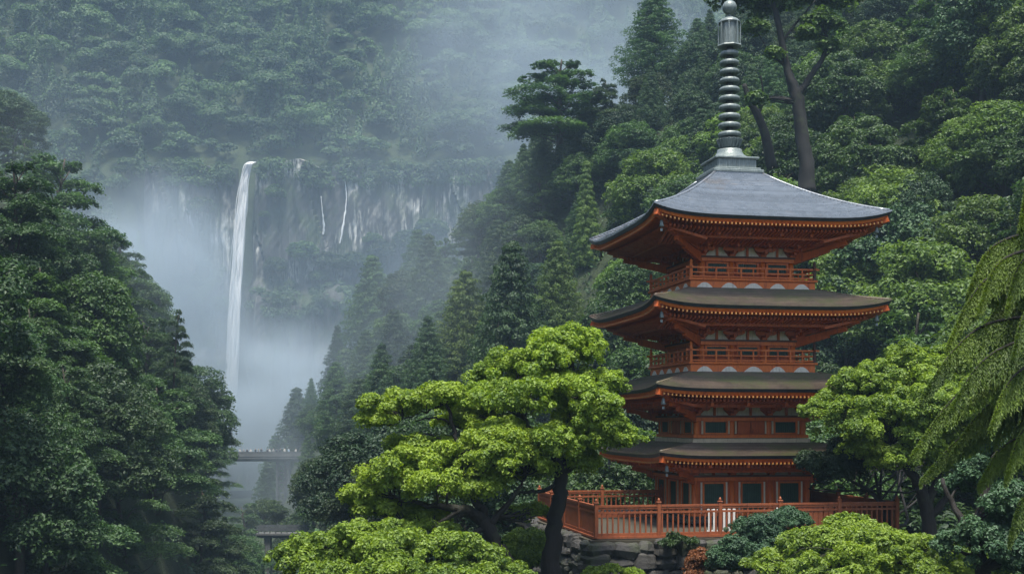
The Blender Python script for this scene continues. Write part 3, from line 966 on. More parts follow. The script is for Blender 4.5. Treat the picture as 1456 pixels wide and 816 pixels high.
def sp_layer(seed, mat, h=10.0, w=4.6, nl=44000, lean=0.0, npads=21, leafsz=(.22, .12)):
    """tree of flat horizontal foliage layers with drooping rims"""
    rg = np.random.default_rng(seed)
    tb = MB()
    tp = [(0, 0, -2), (lean * .3, 0, h * .3), (lean * .7 + rg.normal(0, .2), rg.normal(0, .3), h * .65), (lean, 0, h * .97)]
    C = catmull(tp, 5); tb.tube(C, np.linspace(.30, .05, len(C)), 8, wob=.06)
    PP, NN = [], []
    for i in range(npads):
        f = (i + .5) / npads
        z = h * (.12 + .88 * f) + rg.normal(0, .12)
        k = min(len(C) - 1, int(f * .8 * len(C)) + 1)
        a = i * 2.399 + rg.normal(0, .35)
        env = w * (1.0 - .72 * f ** 1.6)
        r0 = env * rg.uniform(.40, .66)
        c = np.array([C[k][0] + r0 * math.cos(a), C[k][1] + r0 * math.sin(a), z])
        rx = env * rg.uniform(.34, .54); ry = rx * rg.uniform(.65, 1.0)
        m = int(nl / npads * (rx / (w * .36)) ** 1.3)
        # clustered points inside the pad
        nclu = max(6, int(m / 30))
        cu = rg.uniform(-1, 1, (nclu * 2, 2)); cu = cu[np.sum(cu ** 2, 1) < 1][:nclu]
        idx = rg.integers(0, len(cu), m)
        uv = cu[idx] + rg.normal(0, .11, (m, 2))
        rr = np.sum(uv ** 2, 1)
        x, y = uv[:, 0] * rx, uv[:, 1] * ry
        ca, sa = math.cos(a), math.sin(a)
        hc = .20 * np.sin(idx * 1.7)
        zz = -.42 * rx * rr * .55 + hc + rg.normal(0, .10, m)
        P = np.stack([c[0] + x * ca - y * sa, c[1] + x * sa + y * ca, c[2] + zz], 1)
        N = np.stack([(x * ca - y * sa) * .35 / rx, (x * sa + y * ca) * .35 / rx, np.ones(m)], 1)
        PP.append(P); NN.append(N)
        limb(tb, C[k], c + np.array([0, 0, -.12]), .085, .02, rg, sag=-.04, sides=5)
    P, N = np.vstack(PP), np.vstack(NN)
    V = leaves(P, N, *leafsz, rg, .38)
    return np_mesh('crown', V, quads(len(P)), mat), tb.mesh('trunk', M['bark'])

SPEC = {}
SPEC['bushy'] = [sp_broad(20 + i, M['leaf_mid'], h=8.5 + i % 2, w=3.5 + .25 * (i % 3)) for i in range(4)]
SPEC['bright'] = [sp_broad(30 + i, M['leaf_bright'], h=8.0 + i % 2, w=3.6 + .25 * (i % 3)) for i in range(3)]
SPEC['darkbushy'] = [sp_broad(40 + i, M['leaf_dark'], h=9.0 + i % 2, w=3.6) for i in range(3)]
SPEC['cedar'] = [sp_cedar(50 + i, M['leaf_cedar'], h=14.5 + i, w=3.9 + .4 * i, sharp=[.72, .62, .85][i]) for i in range(3)]
SPEC['cypress'] = [sp_cedar(56, M['leaf_cypress'], h=14.5, w=2.6, sharp=.9), sp_cedar(57, M['leaf_cypress'], h=14.5, w=4.4, sharp=.62)]
SPEC['layered'] = [sp_layer(60 + i, M['leaf_layer'], h=9.5 + .7 * i, w=5.4 + .4 * (i % 2), lean=[.8, -.5, 1.4, .2][i]) for i in range(4)]
SPEC['bluebushy'] = [sp_broad(45 + i, M['leaf_layer'], h=9.0 + i, w=4.2) for i in range(3)]
SPEC['greenlayer'] = [sp_layer(70 + i, M['leaf_mid'], h=8.5, w=4.3, lean=[.5, -.8][i], npads=20) for i in range(2)]
# ------------------------------------------------------------------ terrain
def ip(x, a, b): return np.interp(x, a, b)
def sst(x, a, b):
    t = np.clip((x - a) / (b - a), 0, 1); return t * t * (3 - 2 * t)
def wav(X, Y, s, seed):
    q = np.random.default_rng(seed); z = 0
    for i in range(5):
        a = q.uniform(0, 6.28); k = s * (1.7 ** i)
        z = z + np.sin(X * math.cos(a) * k + Y * math.sin(a) * k + q.uniform(0, 6.28)) / (1.55 ** i)
    return z / 2
def gorge_x(Y): return ip(Y, [0, 60, 100, 150, 200, 280, 420, 440], [-14, -18.5, -24, -31, -38, -58, -92, -95])
def floor_z(Y): return ip(Y, [0, 60, 200, 300, 420], [-26, -24, -24, -26, -21])
CLIFF_Y = 420.0
def land(X, Y):
    X, Y = np.asarray(X, float), np.asarray(Y, float)
    g, zf = gorge_x(Y), floor_z(Y)
    dl = g - ip(Y, [0, 150, 190, 250, 330, 420], [2, 2, 7, 28, 45, 45]) - X
    zl = zf + ip(dl, [-1, 0, 5, 20, 60, 200], [0, 0, 16, 46, 74, 150]) + wav(X, Y, .06, 1) * np.clip(dl, 0, 12) * .22
    dr = X - g - 3
    wall = zf + ip(dr, [-1, 0, 6, 20, 40, 300], [0, 0, 14, 40, 58, 240]) + wav(X, Y, .07, 12) * np.clip(dr, 0, 10) * .42
    plane = 2 + .5 * (Y - 150) + .75 * (X + 7) - .5 * np.maximum(0, Y - 205) - 1.9 * np.maximum(0, Y - 300) + wav(X, Y, .05, 2) * 3.0
    plane = plane + 15 * np.exp(-((X - 17) / 15) ** 2 - ((Y - 192) / 24) ** 2) + 7 * np.exp(-((X + 4) / 8) ** 2 - ((Y - 195) / 18) ** 2)
    cap = 200 - (200 - 40) * sst(Y, 205, 240)
    plane = np.minimum(plane, cap)
    shelf = -8.2 + wav(X, Y, .09, 3) * .5 - np.maximum(0, Y - 100) * .3
    zr = np.minimum(wall, np.maximum(plane, shelf))
    z = np.maximum(np.where(dl > 0, zl, zf), np.where(dr > 0, zr, zf))
    # far mountain above the fall
    t = np.maximum(1 - sst(X, -130, -114), sst(X, -14, 12))
    cl = np.where(Y > CLIFF_Y + 1, 87 + .92 * (Y - CLIFF_Y), -1e3)
    rid = wav(X, Y, .022, 5) * 20 * np.clip((Y - 430) / 60, 0, 1) + wav(X, Y, .06, 6) * 4 * np.clip((Y - 430) / 60, 0, 1)
    sl = -18 + 1.12 * (Y - 326)
    far = np.where(Y > CLIFF_Y + 1, cl * (1 - t) + np.maximum(sl, -30) * t, np.where(t > .5, -18 + 1.12 * (Y - 326) - (1 - t) * 60, -1e3))
    far = far + rid
    z = np.maximum(z, far)
    z = z + wav(X, Y, .35, 9) * .35
    # lookout knoll the camera stands on
    k = np.clip(1 - np.hypot(X, Y + 2) / 13, 0, 1)
    z = np.where(Y < 30, z * (1 - sst(k, 0, .45)) + (-1.75) * sst(k, 0, .45), z)
    # terrace pad
    return z

xs = np.concatenate([np.arange(-262, -60, 5.0), np.arange(-60, 62, 2.2), np.arange(62, 150, 5.0)])
ys = np.concatenate([np.arange(-16, 60, 2.2), np.arange(60, 240, 3.0), np.arange(240, CLIFF_Y + 1, 5), np.arange(CLIFF_Y + 1.5, 611, 5.0)])
GX, GY = np.meshgrid(xs, ys)
GZ = land(GX, GY)
V = np.stack([GX.ravel(), GY.ravel(), GZ.ravel()], 1)
nx, ny = len(xs), len(ys)
ii, jj = np.meshgrid(np.arange(ny - 1), np.arange(nx - 1), indexing='ij')
a = (ii * nx + jj).ravel()
tag(link_mesh('terrain', np_mesh('terrain', V, np.stack([a, a + 1, a + 1 + nx, a + nx], 1), M['ground'], True)), kind='structure')

# ------------------------------------------------------------------ cliff
def cliff_face(X, Z):
    """how far the rock stands out towards the viewer"""
    d = 2.2 * np.abs(np.sin(X * .21 + 1.3 * np.sin(X * .07) + .10 * np.sin(Z * .11))) ** .6
    d = d + 1.1 * np.abs(np.sin(X * .63 + .8 * np.sin(X * .19) + .05 * Z)) + 1.0 * wav(X, Z * .35, .3, 21) + .5 * wav(X, Z * .5, .9, 22)
    ledge = 1.0 - sst(Z, 40 + 3 * np.sin(X * .11), 50 + 3 * np.sin(X * .11))
    d = d + 7.5 * ledge * sst(X, -95, -84) * (1 - sst(X, -52, -42)) + 3.5 * (1 - sst(Z, 18, 26)) + 1.3 * np.round(wav(X, Z * .18, .09, 23) * 1.5)
    d = d - 3.5 * np.exp(-((X + 91.0) / 3.2) ** 2)          # the groove of the fall
    return d
cx = np.arange(-124, 2, .62); cz = np.arange(-24, 93.0, .9)
CX, CZ = np.meshgrid(cx, cz)
top = 87 + wav(CX, CX * 0, .15, 24) * 2.2 - 2.5 * np.exp(-((CX + 89) / 2.2) ** 2)
CZ2 = -24 + (CZ + 24) / (cz[-1] + 24) * (top + 24)
CYf = CLIFF_Y - 2.5 - cliff_face(CX, CZ2) + .035 * CZ2
V = np.stack([CX.ravel(), CYf.ravel(), CZ2.ravel()], 1)
nx, ny = len(cx), len(cz)
last = V.reshape(ny, nx, 3)[-1].copy(); last[:, 1] += 14; last[:, 2] += 3
V = np.vstack([V, last]); ny += 1
ii, jj = np.meshgrid(np.arange(ny - 1), np.arange(nx - 1), indexing='ij')
a = (ii * nx + jj).ravel()
tag(link_mesh('cliff', np_mesh('cliff', V, np.stack([a, a + 1, a + 1 + nx, a + nx], 1), M['cliff'], False)), kind='structure')
def cliff_y(x, z): return CLIFF_Y - 2.5 - float(cliff_face(np.array(x), np.array(z))) + .035 * z

# ------------------------------------------------------------------ waterfall
rg = np.random.default_rng(5)
fall_line = [(357, 229, 6.5), (353, 238, 6.5), (348, 258, 7.5), (345, 285, 9), (342, 320, 10), (339, 360, 11), (336, 400, 11.5), (334, 440, 12), (331, 490, 12.5), (328, 540, 14), (327, 600, 15), (327, 680, 16)]
fl = catmull([(p[0], p[1], p[2] * .94) for p in fall_line], 8)
YF = CLIFF_Y - 5.5
VV, FF = [], []
nfl = len(fl)
for strand in range(120):
    core = strand < 14
    off = rg.normal(0, .42) if not core else (strand - 6.5) / 6.5 * .62
    off = float(np.clip(off, -1.0, 1.0))
    i0 = 0 if core or rg.random() < .5 else int(rg.uniform(0, nfl * .7))
    i1 = (nfl if strand % 3 == 0 else int(nfl * rg.uniform(.5, 1))) if core else nfl if rg.random() < .3 else int(min(nfl, i0 + rg.uniform(.15, .6) * nfl))
    wd = rg.uniform(.10, .17) if core else rg.uniform(.03, .10)
    ph = rg.uniform(0, 6.28, 3); dy = rg.uniform(0, 1.6)
    base = len(VV); nn = max(2, i1 - i0)
    for q in range(nn):
        i = min(i0 + q, nfl - 1); px, py, hw = fl[i]; f = i / nfl; e = q / (nn - 1)
        thin = 1 if core else math.sin(math.pi * min(1, .08 + .92 * e)) ** .6
        for u in (-1, 0, 1):
            x = px + (off + u * wd * thin + .05 * math.sin(i * .33 + ph[0])) * hw
            p = at(x, py, YF - 2.0 * f)
            p[1] -= dy + (.35 if u == 0 else 0) + .2 * math.sin(i * .5 + ph[1]) - max(0, .06 - f) * 45
            VV.append(p)
    for q in range(nn - 1):
        for j in range(2): FF.append((base + q * 3 + j, base + q * 3 + j + 1, base + q * 3 + j + 4, base + q * 3 + j + 3))
wf = link_mesh('waterfall', np_mesh('waterfall', np.array(VV), np.array(FF), M['fall'], True))
tag(wf, 'tall white waterfall plunging from the cliff top into the mist', 'waterfall')
def trickle(pts, label, seed):
    rg = np.random.default_rng(seed)
    P = catmull(pts, 6); VV, FF = [], []
    for i, (px, py, hw) in enumerate(P):
        for j in range(4):
            u = j / 3 * 2 - 1
            p = at(px + u * hw * rg.uniform(.5, 1.1), py, CLIFF_Y)
            x, z = p[0], p[2]
            VV.append((x, cliff_y(x, z) - .55 - (.35 if j in (1, 2) else 0), z))
    for i in range(len(P) - 1):
        for j in range(3): FF.append((i * 4 + j, i * 4 + j + 1, i * 4 + j + 5, i * 4 + j + 4))
    tag(link_mesh('side_waterfall', np_mesh('side_waterfall', np.array(VV), np.array(FF), M['fall'], True)), label, 'waterfall')
trickle([(457, 280, .7), (459, 300, 1.0), (461, 322, 2.0), (460, 334, 1.6)], 'short white side fall on the pale cliff band, the one closer to the main waterfall', 1)
trickle([(491, 256, .6), (493, 278, 1.0), (492, 300, 1.3), (489, 325, 1.6), (485, 348, 1.4)], 'thin white side fall on the cliff band, reaching lower than its neighbour', 2)
pz = floor_z(400) + 1.2
Vp = [(-122, 372, pz), (-62, 372, pz), (-58, 418, pz), (-126, 418, pz)]
tag(link_mesh('plunge_pool_water', np_mesh('plunge_pool_water', np.array(Vp), np.array([(0, 1, 2, 3)]), M['water'])), kind='structure')

# ------------------------------------------------------------------ bridges
def viaduct():
    Y = 280.0
    p0, p1 = at(318, 648, Y), at(428, 646, Y + 2)
    ang = math.atan2(p1[1] - p0[1], p1[0] - p0[0]); L = float(np.hypot(*(p1 - p0)[:2]))
    r = empty('viaduct', p0, ang)
    tag(r, 'grey viaduct crossing the misty gorge on a lattice pier below the waterfall', 'bridge')
    m = MB(); m.box((L / 2, 0, -.35), (L, 4.0, .7), bev=.08)
    m.box((L / 2, 0, -.95), (L, 2.4, .55), bev=.05)
    dk = m.build('deck', M['concrete'], r)
    for s in (-1, 1):
        w = MB(); w.box((L / 2, s * 1.9, .42), (L, .16, .84), bev=.02); w.box((L / 2, s * 1.9, .88), (L, .26, .09))
        w.build('parapet', M['concrete'], r)
        e = MB(); e.box((L / 2, s * 2.04, -.03), (L, .10, .16)); e.build('edge_beam', M['concrete'], dk)
    def tower(x, wd, zb, nm):
        t = MB()
        for sx in (-1, 1):
            for sy in (-1, 1): t.beam((x + sx * wd / 2, sy * 1.2, zb), (x + sx * wd / 2, sy * 1.2, -1.2), .38, .38, (1, 0, 0))
        z = -1.5; hh = 2.3
        while z - hh > zb:
            for sy in (-1, 1):
                t.beam((x - wd / 2, sy * 1.2, z), (x + wd / 2, sy * 1.2, z), .22, .22)
                t.beam((x - wd / 2, sy * 1.2, z), (x + wd / 2, sy * 1.2, z - hh), .15, .15)
                t.beam((x + wd / 2, sy * 1.22, z), (x - wd / 2, sy * 1.22, z - hh), .15, .15)
            for sx in (-1, 1): t.beam((x + sx * wd / 2, -1.2, z), (x + sx * wd / 2, 1.2, z - hh), .15, .15)
            z -= hh
        t.build(nm, M['steel_dark'], r)
    k = L / 110.0
    tower((400 - 318) * k, 1.9, -20, 'pier'); tower((408.5 - 318) * k, .7, -20, 'pier')
    return r, L, ang, p0
vr, vL, va, vp = viaduct()

def person_mesh():
    sk = [(0, 0, .92), (0, 0, 1.15), (0, 0, 1.38), (0, 0, 1.50), (0, .01, 1.64),
          (.19, 0, 1.38), (.24, -.05, 1.12), (.20, -.22, .98), (-.19, 0, 1.38), (-.24, -.04, 1.12), (-.19, -.20, 1.0),
          (.09, 0, .86), (.10, -.02, .48), (.10, .02, .06), (.10, -.14, .04), (-.09, 0, .86), (-.10, -.01, .48), (-.10, .03, .06), (-.10, -.12, .04)]
    ed = [(0, 1), (1, 2), (2, 3), (3, 4), (2, 5), (5, 6), (6, 7), (2, 8), (8, 9), (9, 10), (0, 11), (11, 12), (12, 13), (13, 14), (0, 15), (15, 16), (16, 17), (17, 18)]
    rad = [.15, .15, .15, .06, .105, .065, .05, .04, .065, .05, .04, .09, .065, .05, .045, .09, .065, .05, .045]
    me = bpy.data.meshes.new('person'); me.from_pydata(sk, ed, [])
    o = bpy.data.objects.new('person_build', me); COL.objects.link(o)
    md = o.modifiers.new('s', 'SKIN')
    for i, r in enumerate(rad): me.skin_vertices[0].data[i].radius = (r, r)
    me.skin_vertices[0].data[0].use_root = True
    o.modifiers.new('u', 'SUBSURF').levels = 1
    dg = bpy.context.evaluated_depsgraph_get()
    out = bpy.data.meshes.new_from_object(o.evaluated_get(dg))
    bpy.data.objects.remove(o)
    out.name = 'person'
    return out
def mat_person(name, top_c, leg_c):
    t = NT(name); g = t.n('ShaderNodeTexCoord'); sp = t.n('ShaderNodeSeparateXYZ'); t.l(g.outputs['Object'], sp.inputs[0])
    mr = t.n('ShaderNodeMapRange', i_1=0.0, i_2=2.0); t.l(sp.outputs[2], mr.inputs[0])
    col = t.ramp(mr.outputs[0], [(0, leg_c), (.44, top_c), (.745, (.5, .33, .25)), (.84, (.02, .016, .014))], 'CONSTANT').outputs[0]
    b = t.n('ShaderNodeBsdfPrincipled', i_Roughness=.8); t.l(col, b.inputs['Base Color'])
    return t.done(b.outputs[0])
pm0 = person_mesh()
clothes = [('white top', (.48, .48, .47)), ('dark jacket', (.03, .035, .05)), ('pale blue top', (.35, .48, .62)), ('grey jacket', (.22, .23, .24))]
pmesh = []
for nm, c in clothes:
    q = pm0.copy(); q.materials.clear(); q.materials.append(mat_person('clothes_' + nm.replace(' ', '_'), c, (.05, .05, .07))); q.name = 'person'
    pmesh.append(q)
ORD = ['first', 'second', 'third', 'fourth', 'fifth', 'sixth', 'seventh', 'eighth', 'ninth', 'tenth', 'eleventh', 'twelfth', 'thirteenth', 'fourteenth', 'fifteenth', 'sixteenth']
ppx = [(342, 0), (347, 3), (352, 1), (357, 0), (364, 1), (368, 3), (372, 1), (381, 1), (384, 0), (389, 3), (394, 1), (399, 1), (405, 0), (411, 2), (421, 0)]
rg = np.random.default_rng(8)
for i, (px, ci) in enumerate(ppx):
    x = (px - 318) / 110.0 * vL
    yy = -1.45 + rg.uniform(0, .5)
    o = link_mesh('person', pmesh[ci])
    ca, sa = math.cos(va), math.sin(va)
    o.location = (vp[0] + x * ca - yy * sa, vp[1] + x * sa + yy * ca, vp[2] + .005)
    o.rotation_euler = (0, 0, va + rg.uniform(-.9, .9)); o.scale = (1, 1, rg.uniform(.94, 1.06))
    tag(o, f'{ORD[i]} person along the viaduct parapet from its waterfall-side end, in a {clothes[ci][0]}', 'person', 'visitors on the viaduct')

def low_bridge():
    Y = 192.0
    p0, p1 = at(366, 757, Y), at(438, 757, Y)
    L = float(p1[0] - p0[0])
    r = empty('footbridge', p0)
    tag(r, 'low dark footbridge with a pale edge, deep in the gorge under the viaduct', 'bridge')
    m = MB(); m.box((L / 2, 0, -.16), (L, 2.6, .32), bev=.03); m.build('deck', M['concrete'], r)
    for s in (-1, 1):
        q = MB()
        for i in range(9): q.box((L * (i + .5) / 9, s * 1.2, .55), (.14, .14, 1.1))
        q.beam((0, s * 1.2, 1.06), (L, s * 1.2, 1.06), .16, .14); q.beam((0, s * 1.2, .55), (L, s * 1.2, .55), .08, .34)
        q.build('railing', M['steel_dark'], r)
    q = MB(); q.beam((0, 0, -.55), (L, 0, -.55), 1.2, .45); q.build('girder', M['steel_dark'], r)
    for x in (L * .22, L * .8):
        q = MB(); q.box((x, 0, -3.6), (.8, 1.6, 6)); q.build('pier', M['concrete'], r)
low_bridge()
# ------------------------------------------------------------------ hero trees
n_l = 0
def hero(*a, **k):
    global n_l
    r, n = hero_tree(*a, **k); n_l += n
    return r
hero('broadleaf_tree', 'tall lime-green tree with a black trunk standing in front of the fence corner', 38.6, (782, 845),
     [(805, 512, 62, 36, 0), (742, 540, 66, 36, .6), (845, 555, 40, 40, .5), (770, 575, 88, 36, -1.0), (845, 605, 55, 36, -.6), (690, 580, 52, 34, .2),
      (792, 632, 62, 24, -1.2), (880, 628, 34, 19, .2), (715, 625, 52, 28, -.8), (660, 600, 38, 24, .5), (820, 660, 34, 18, .4)],
     [[(780, 850, 0, .36), (784, 800, 0, .30), (789, 745, 0, .25), (796, 700, 0, .23), (794, 665, 0, .19), (786, 640, -.1, .15), (768, 625, -.3, .11), (748, 600, -.4, .07), (735, 560, -.2, .04)],
      [(794, 665, 0, .15), (802, 640, .1, .11), (815, 600, .2, .08), (822, 560, .2, .06), (815, 520, .1, .03)],
      [(790, 650, 0, .10), (770, 636, -.5, .08), (745, 640, -.8, .05), (715, 636, -.9, .03)],
      [(800, 645, .1, .09), (830, 625, 0, .06), (870, 632, .2, .03)],
      [(793, 690, 0, .08), (770, 697, -.4, .06), (735, 702, -.7, .04)]],
     M['leaf_lime'], M['bark_black'], 101)
hero('broadleaf_tree', 'spreading lime-green tree with a leaning black trunk, reaching out towards the gorge', 36.8, (735, 850),
     [(618, 660, 74, 36, .5), (690, 655, 72, 36, .2), (560, 690, 56, 26, 0), (640, 692, 76, 26, -.2), (735, 672, 50, 28, 1.6), (515, 708, 28, 15, .2),
      (590, 742, 46, 16, .6), (752, 640, 52, 30, .9), (545, 728, 36, 15, .4), (590, 640, 48, 22, 1.2), (752, 730, 26, 16, 2.5),
      (560, 583, 38, 22, .6), (605, 572, 36, 16, .8), (636, 562, 22, 11, .6), (540, 600, 20, 13, .4)],
     [[(736, 852, 0, .34), (722, 812, 0, .29), (704, 775, 0, .25), (690, 742, 0, .21), (672, 728, -.1, .16), (640, 722, -.2, .11), (600, 716, -.3, .07), (560, 706, -.2, .035)],
      [(690, 742, 0, .17), (684, 722, .1, .13), (668, 700, .2, .10), (655, 660, .3, .08), (650, 625, .4, .065), (642, 600, .5, .06), (634, 573, .6, .045), (612, 582, .6, .035), (585, 590, .6, .022), (560, 604, .6, .012)],
      [(692, 748, 0, .12), (715, 725, .2, .09), (735, 700, .2, .06), (748, 675, .5, .035)],
      [(640, 602, .5, .04), (615, 594, .6, .03), (590, 598, .6, .018)],
      [(684, 752, -.1, .09), (660, 770, -.5, .07), (630, 780, -.8, .045), (605, 792, -.9, .02)],
      [(655, 724, -.2, .08), (620, 745, -.5, .05), (585, 752, -.6, .025)]],
     M['leaf_lime'], M['bark_black'], 102)
hero('broadleaf_tree', 'low lime-green tree crown filling the bottom edge below the leaning trunk', 34.5, (560, 905),
     [(560, 764, 46, 20, 1.2), (505, 768, 36, 20, 1.0), (612, 758, 34, 15, 1.5), (432, 798, 44, 30, .3), (492, 786, 50, 32, 0), (560, 790, 58, 32, -.3), (626, 792, 50, 28, 0), (675, 800, 40, 24, .4), (530, 822, 90, 26, -.6), (640, 825, 60, 22, -.4), (720, 822, 36, 18, .5)],
     [[(560, 900, 0, .3), (558, 860, 0, .2), (540, 830, 0, .12), (500, 805, 0, .06)], [(558, 850, 0, .16), (590, 820, 0, .1), (640, 800, 0, .05)]],
     M['leaf_lime2'], M['bark_black'], 103)
hero('bush', 'small fresh green bush between the two black trunks', 40.5, (760, 850),
     [(742, 800, 30, 24, 0), (768, 790, 20, 20, .2), (752, 770, 26, 16, .4)], [[(752, 850, 0, .06), (754, 810, 0, .03)]], M['leaf_lime2'], M['bark'], 104, cat='bush', puff=.24)
hero('broadleaf_tree', 'bright round-crowned tree overlapping the right ends of the lower roofs', 42.5, (1330, 850),
     [(1195, 595, 54, 40, .6), (1240, 562, 64, 38, 1.0), (1292, 535, 52, 36, 1.4), (1262, 612, 60, 36, -.4), (1335, 585, 66, 46, -.2), (1225, 640, 46, 24, .8), (1395, 590, 60, 50, .6),
      (1330, 640, 60, 34, .2), (1290, 655, 52, 28, -.2), (1375, 665, 54, 34, .2), (1300, 600, 60, 38, -.6), (1390, 625, 56, 36, -.3), (1345, 530, 44, 34, 1.8), (1405, 540, 50, 40, 1.4)],
     [[(1330, 852, 0, .34), (1325, 780, 0, .27), (1318, 720, 0, .22), (1300, 680, 0, .16), (1270, 640, 0, .09), (1225, 605, .5, .04)],
      [(1318, 720, 0, .18), (1340, 660, .2, .13), (1350, 600, .5, .07)], [(1322, 735, 0, .14), (1370, 680, .3, .1), (1395, 620, .6, .05)]],
     M['leaf_lime2'], M['bark_black'], 105)
hero('bush', 'big lime-green bush in the foreground hiding the lower fence end', 36.0, (1230, 905),
     [(1210, 756, 40, 26, .6), (1165, 785, 52, 28, .2), (1235, 790, 60, 34, -.4), (1290, 796, 60, 32, 0), (1345, 800, 54, 26, .4), (1110, 806, 46, 20, .2), (1180, 815, 70, 28, -.8), (1300, 825, 80, 26, -.6), (1395, 808, 36, 22, .6), (1256, 764, 26, 18, .9)],
     [[(1230, 900, 0, .16), (1228, 840, 0, .1), (1215, 790, .2, .04)], [(1228, 850, 0, .08), (1280, 810, 0, .04)]],
     M['leaf_lime2'], M['bark_black'], 106, cat='bush')
hero('bush', 'dusky blue-green shrub in front of the fence middle, beside the lime bush', 39.6, (1085, 860),
     [(1088, 762, 44, 30, 0), (1050, 786, 34, 20, -.2), (1125, 742, 28, 20, .3), (1068, 790, 50, 28, -.5), (1030, 802, 24, 13, -.3), (1120, 785, 40, 26, -.1)],
     [[(1085, 860, 0, .09), (1086, 800, 0, .05)]], M['leaf_bluegreen'], M['bark'], 107, cat='bush', puff=.20, leaf=(.085, .045))
hero('shrub', 'small rusty-leaved shrub at the foot of the stone wall', 39.8, (990, 842),
     [(990, 800, 12, 16, 0), (986, 815, 15, 12, -.1), (995, 790, 7, 8, 0)], [[(990, 842, 0, .03), (990, 805, 0, .012)]], M['leaf_rust'], M['bark'], 108, cat='shrub', puff=.10, npl=45, leaf=(.11, .035))
hero('weed_tuft', 'leafy green weed growing on top of the stone wall below the fence', 41.0, (960, 778),
     [(960, 766, 13, 9, 0), (952, 772, 10, 5, -.1), (985, 770, 8, 4, 0)], [], M['leaf_mid'], M['bark'], 109, cat='weed', puff=.10, npl=60, leaf=(.13, .05))
hero('weed_tuft', 'low yellow-green weeds at the bottom of the stone wall', 39.5, (868, 830),
     [(868, 812, 18, 8, 0), (845, 816, 16, 8, -.1), (900, 817, 14, 6, -.1)], [], M['leaf_lime2'], M['bark'], 110, cat='weed', puff=.12, npl=70, leaf=(.14, .05))
hero('broadleaf_tree', 'dark shaded tree at the right end of the lowest roof, under the bright crown', 44.0, (1215, 850),
     [(1200, 668, 50, 26, .6), (1160, 660, 32, 16, .6), (1225, 640, 40, 18, .9), (1260, 655, 50, 24, 11.5), (1310, 670, 44, 30, 11.5)],
     [[(1270, 850, 0, .2), (1265, 760, 0, .15), (1250, 710, 0, .1), (1205, 680, .4, .04)]], M['leaf_dark'], M['bark_black'], 111)
hero('broadleaf_tree', 'shadowy blue-green tree in the lower right corner behind the drooping fronds', 33.0, (1440, 905),
     [(1420, 640, 46, 50, .6), (1440, 720, 50, 40, 0), (1385, 690, 34, 30, 1.0), (1400, 780, 50, 36, -.3), (1455, 800, 40, 50, -.6), (1450, 590, 30, 40, 1)],
     [[(1400, 900, 0, .28), (1398, 820, 0, .22), (1388, 760, 0, .17), (1400, 700, .3, .1), (1420, 640, .6, .05)], [(1390, 770, 0, .14), (1360, 730, .5, .09), (1340, 680, .8, .05)]],
     M['leaf_bluegreen'], M['bark_black'], 112)

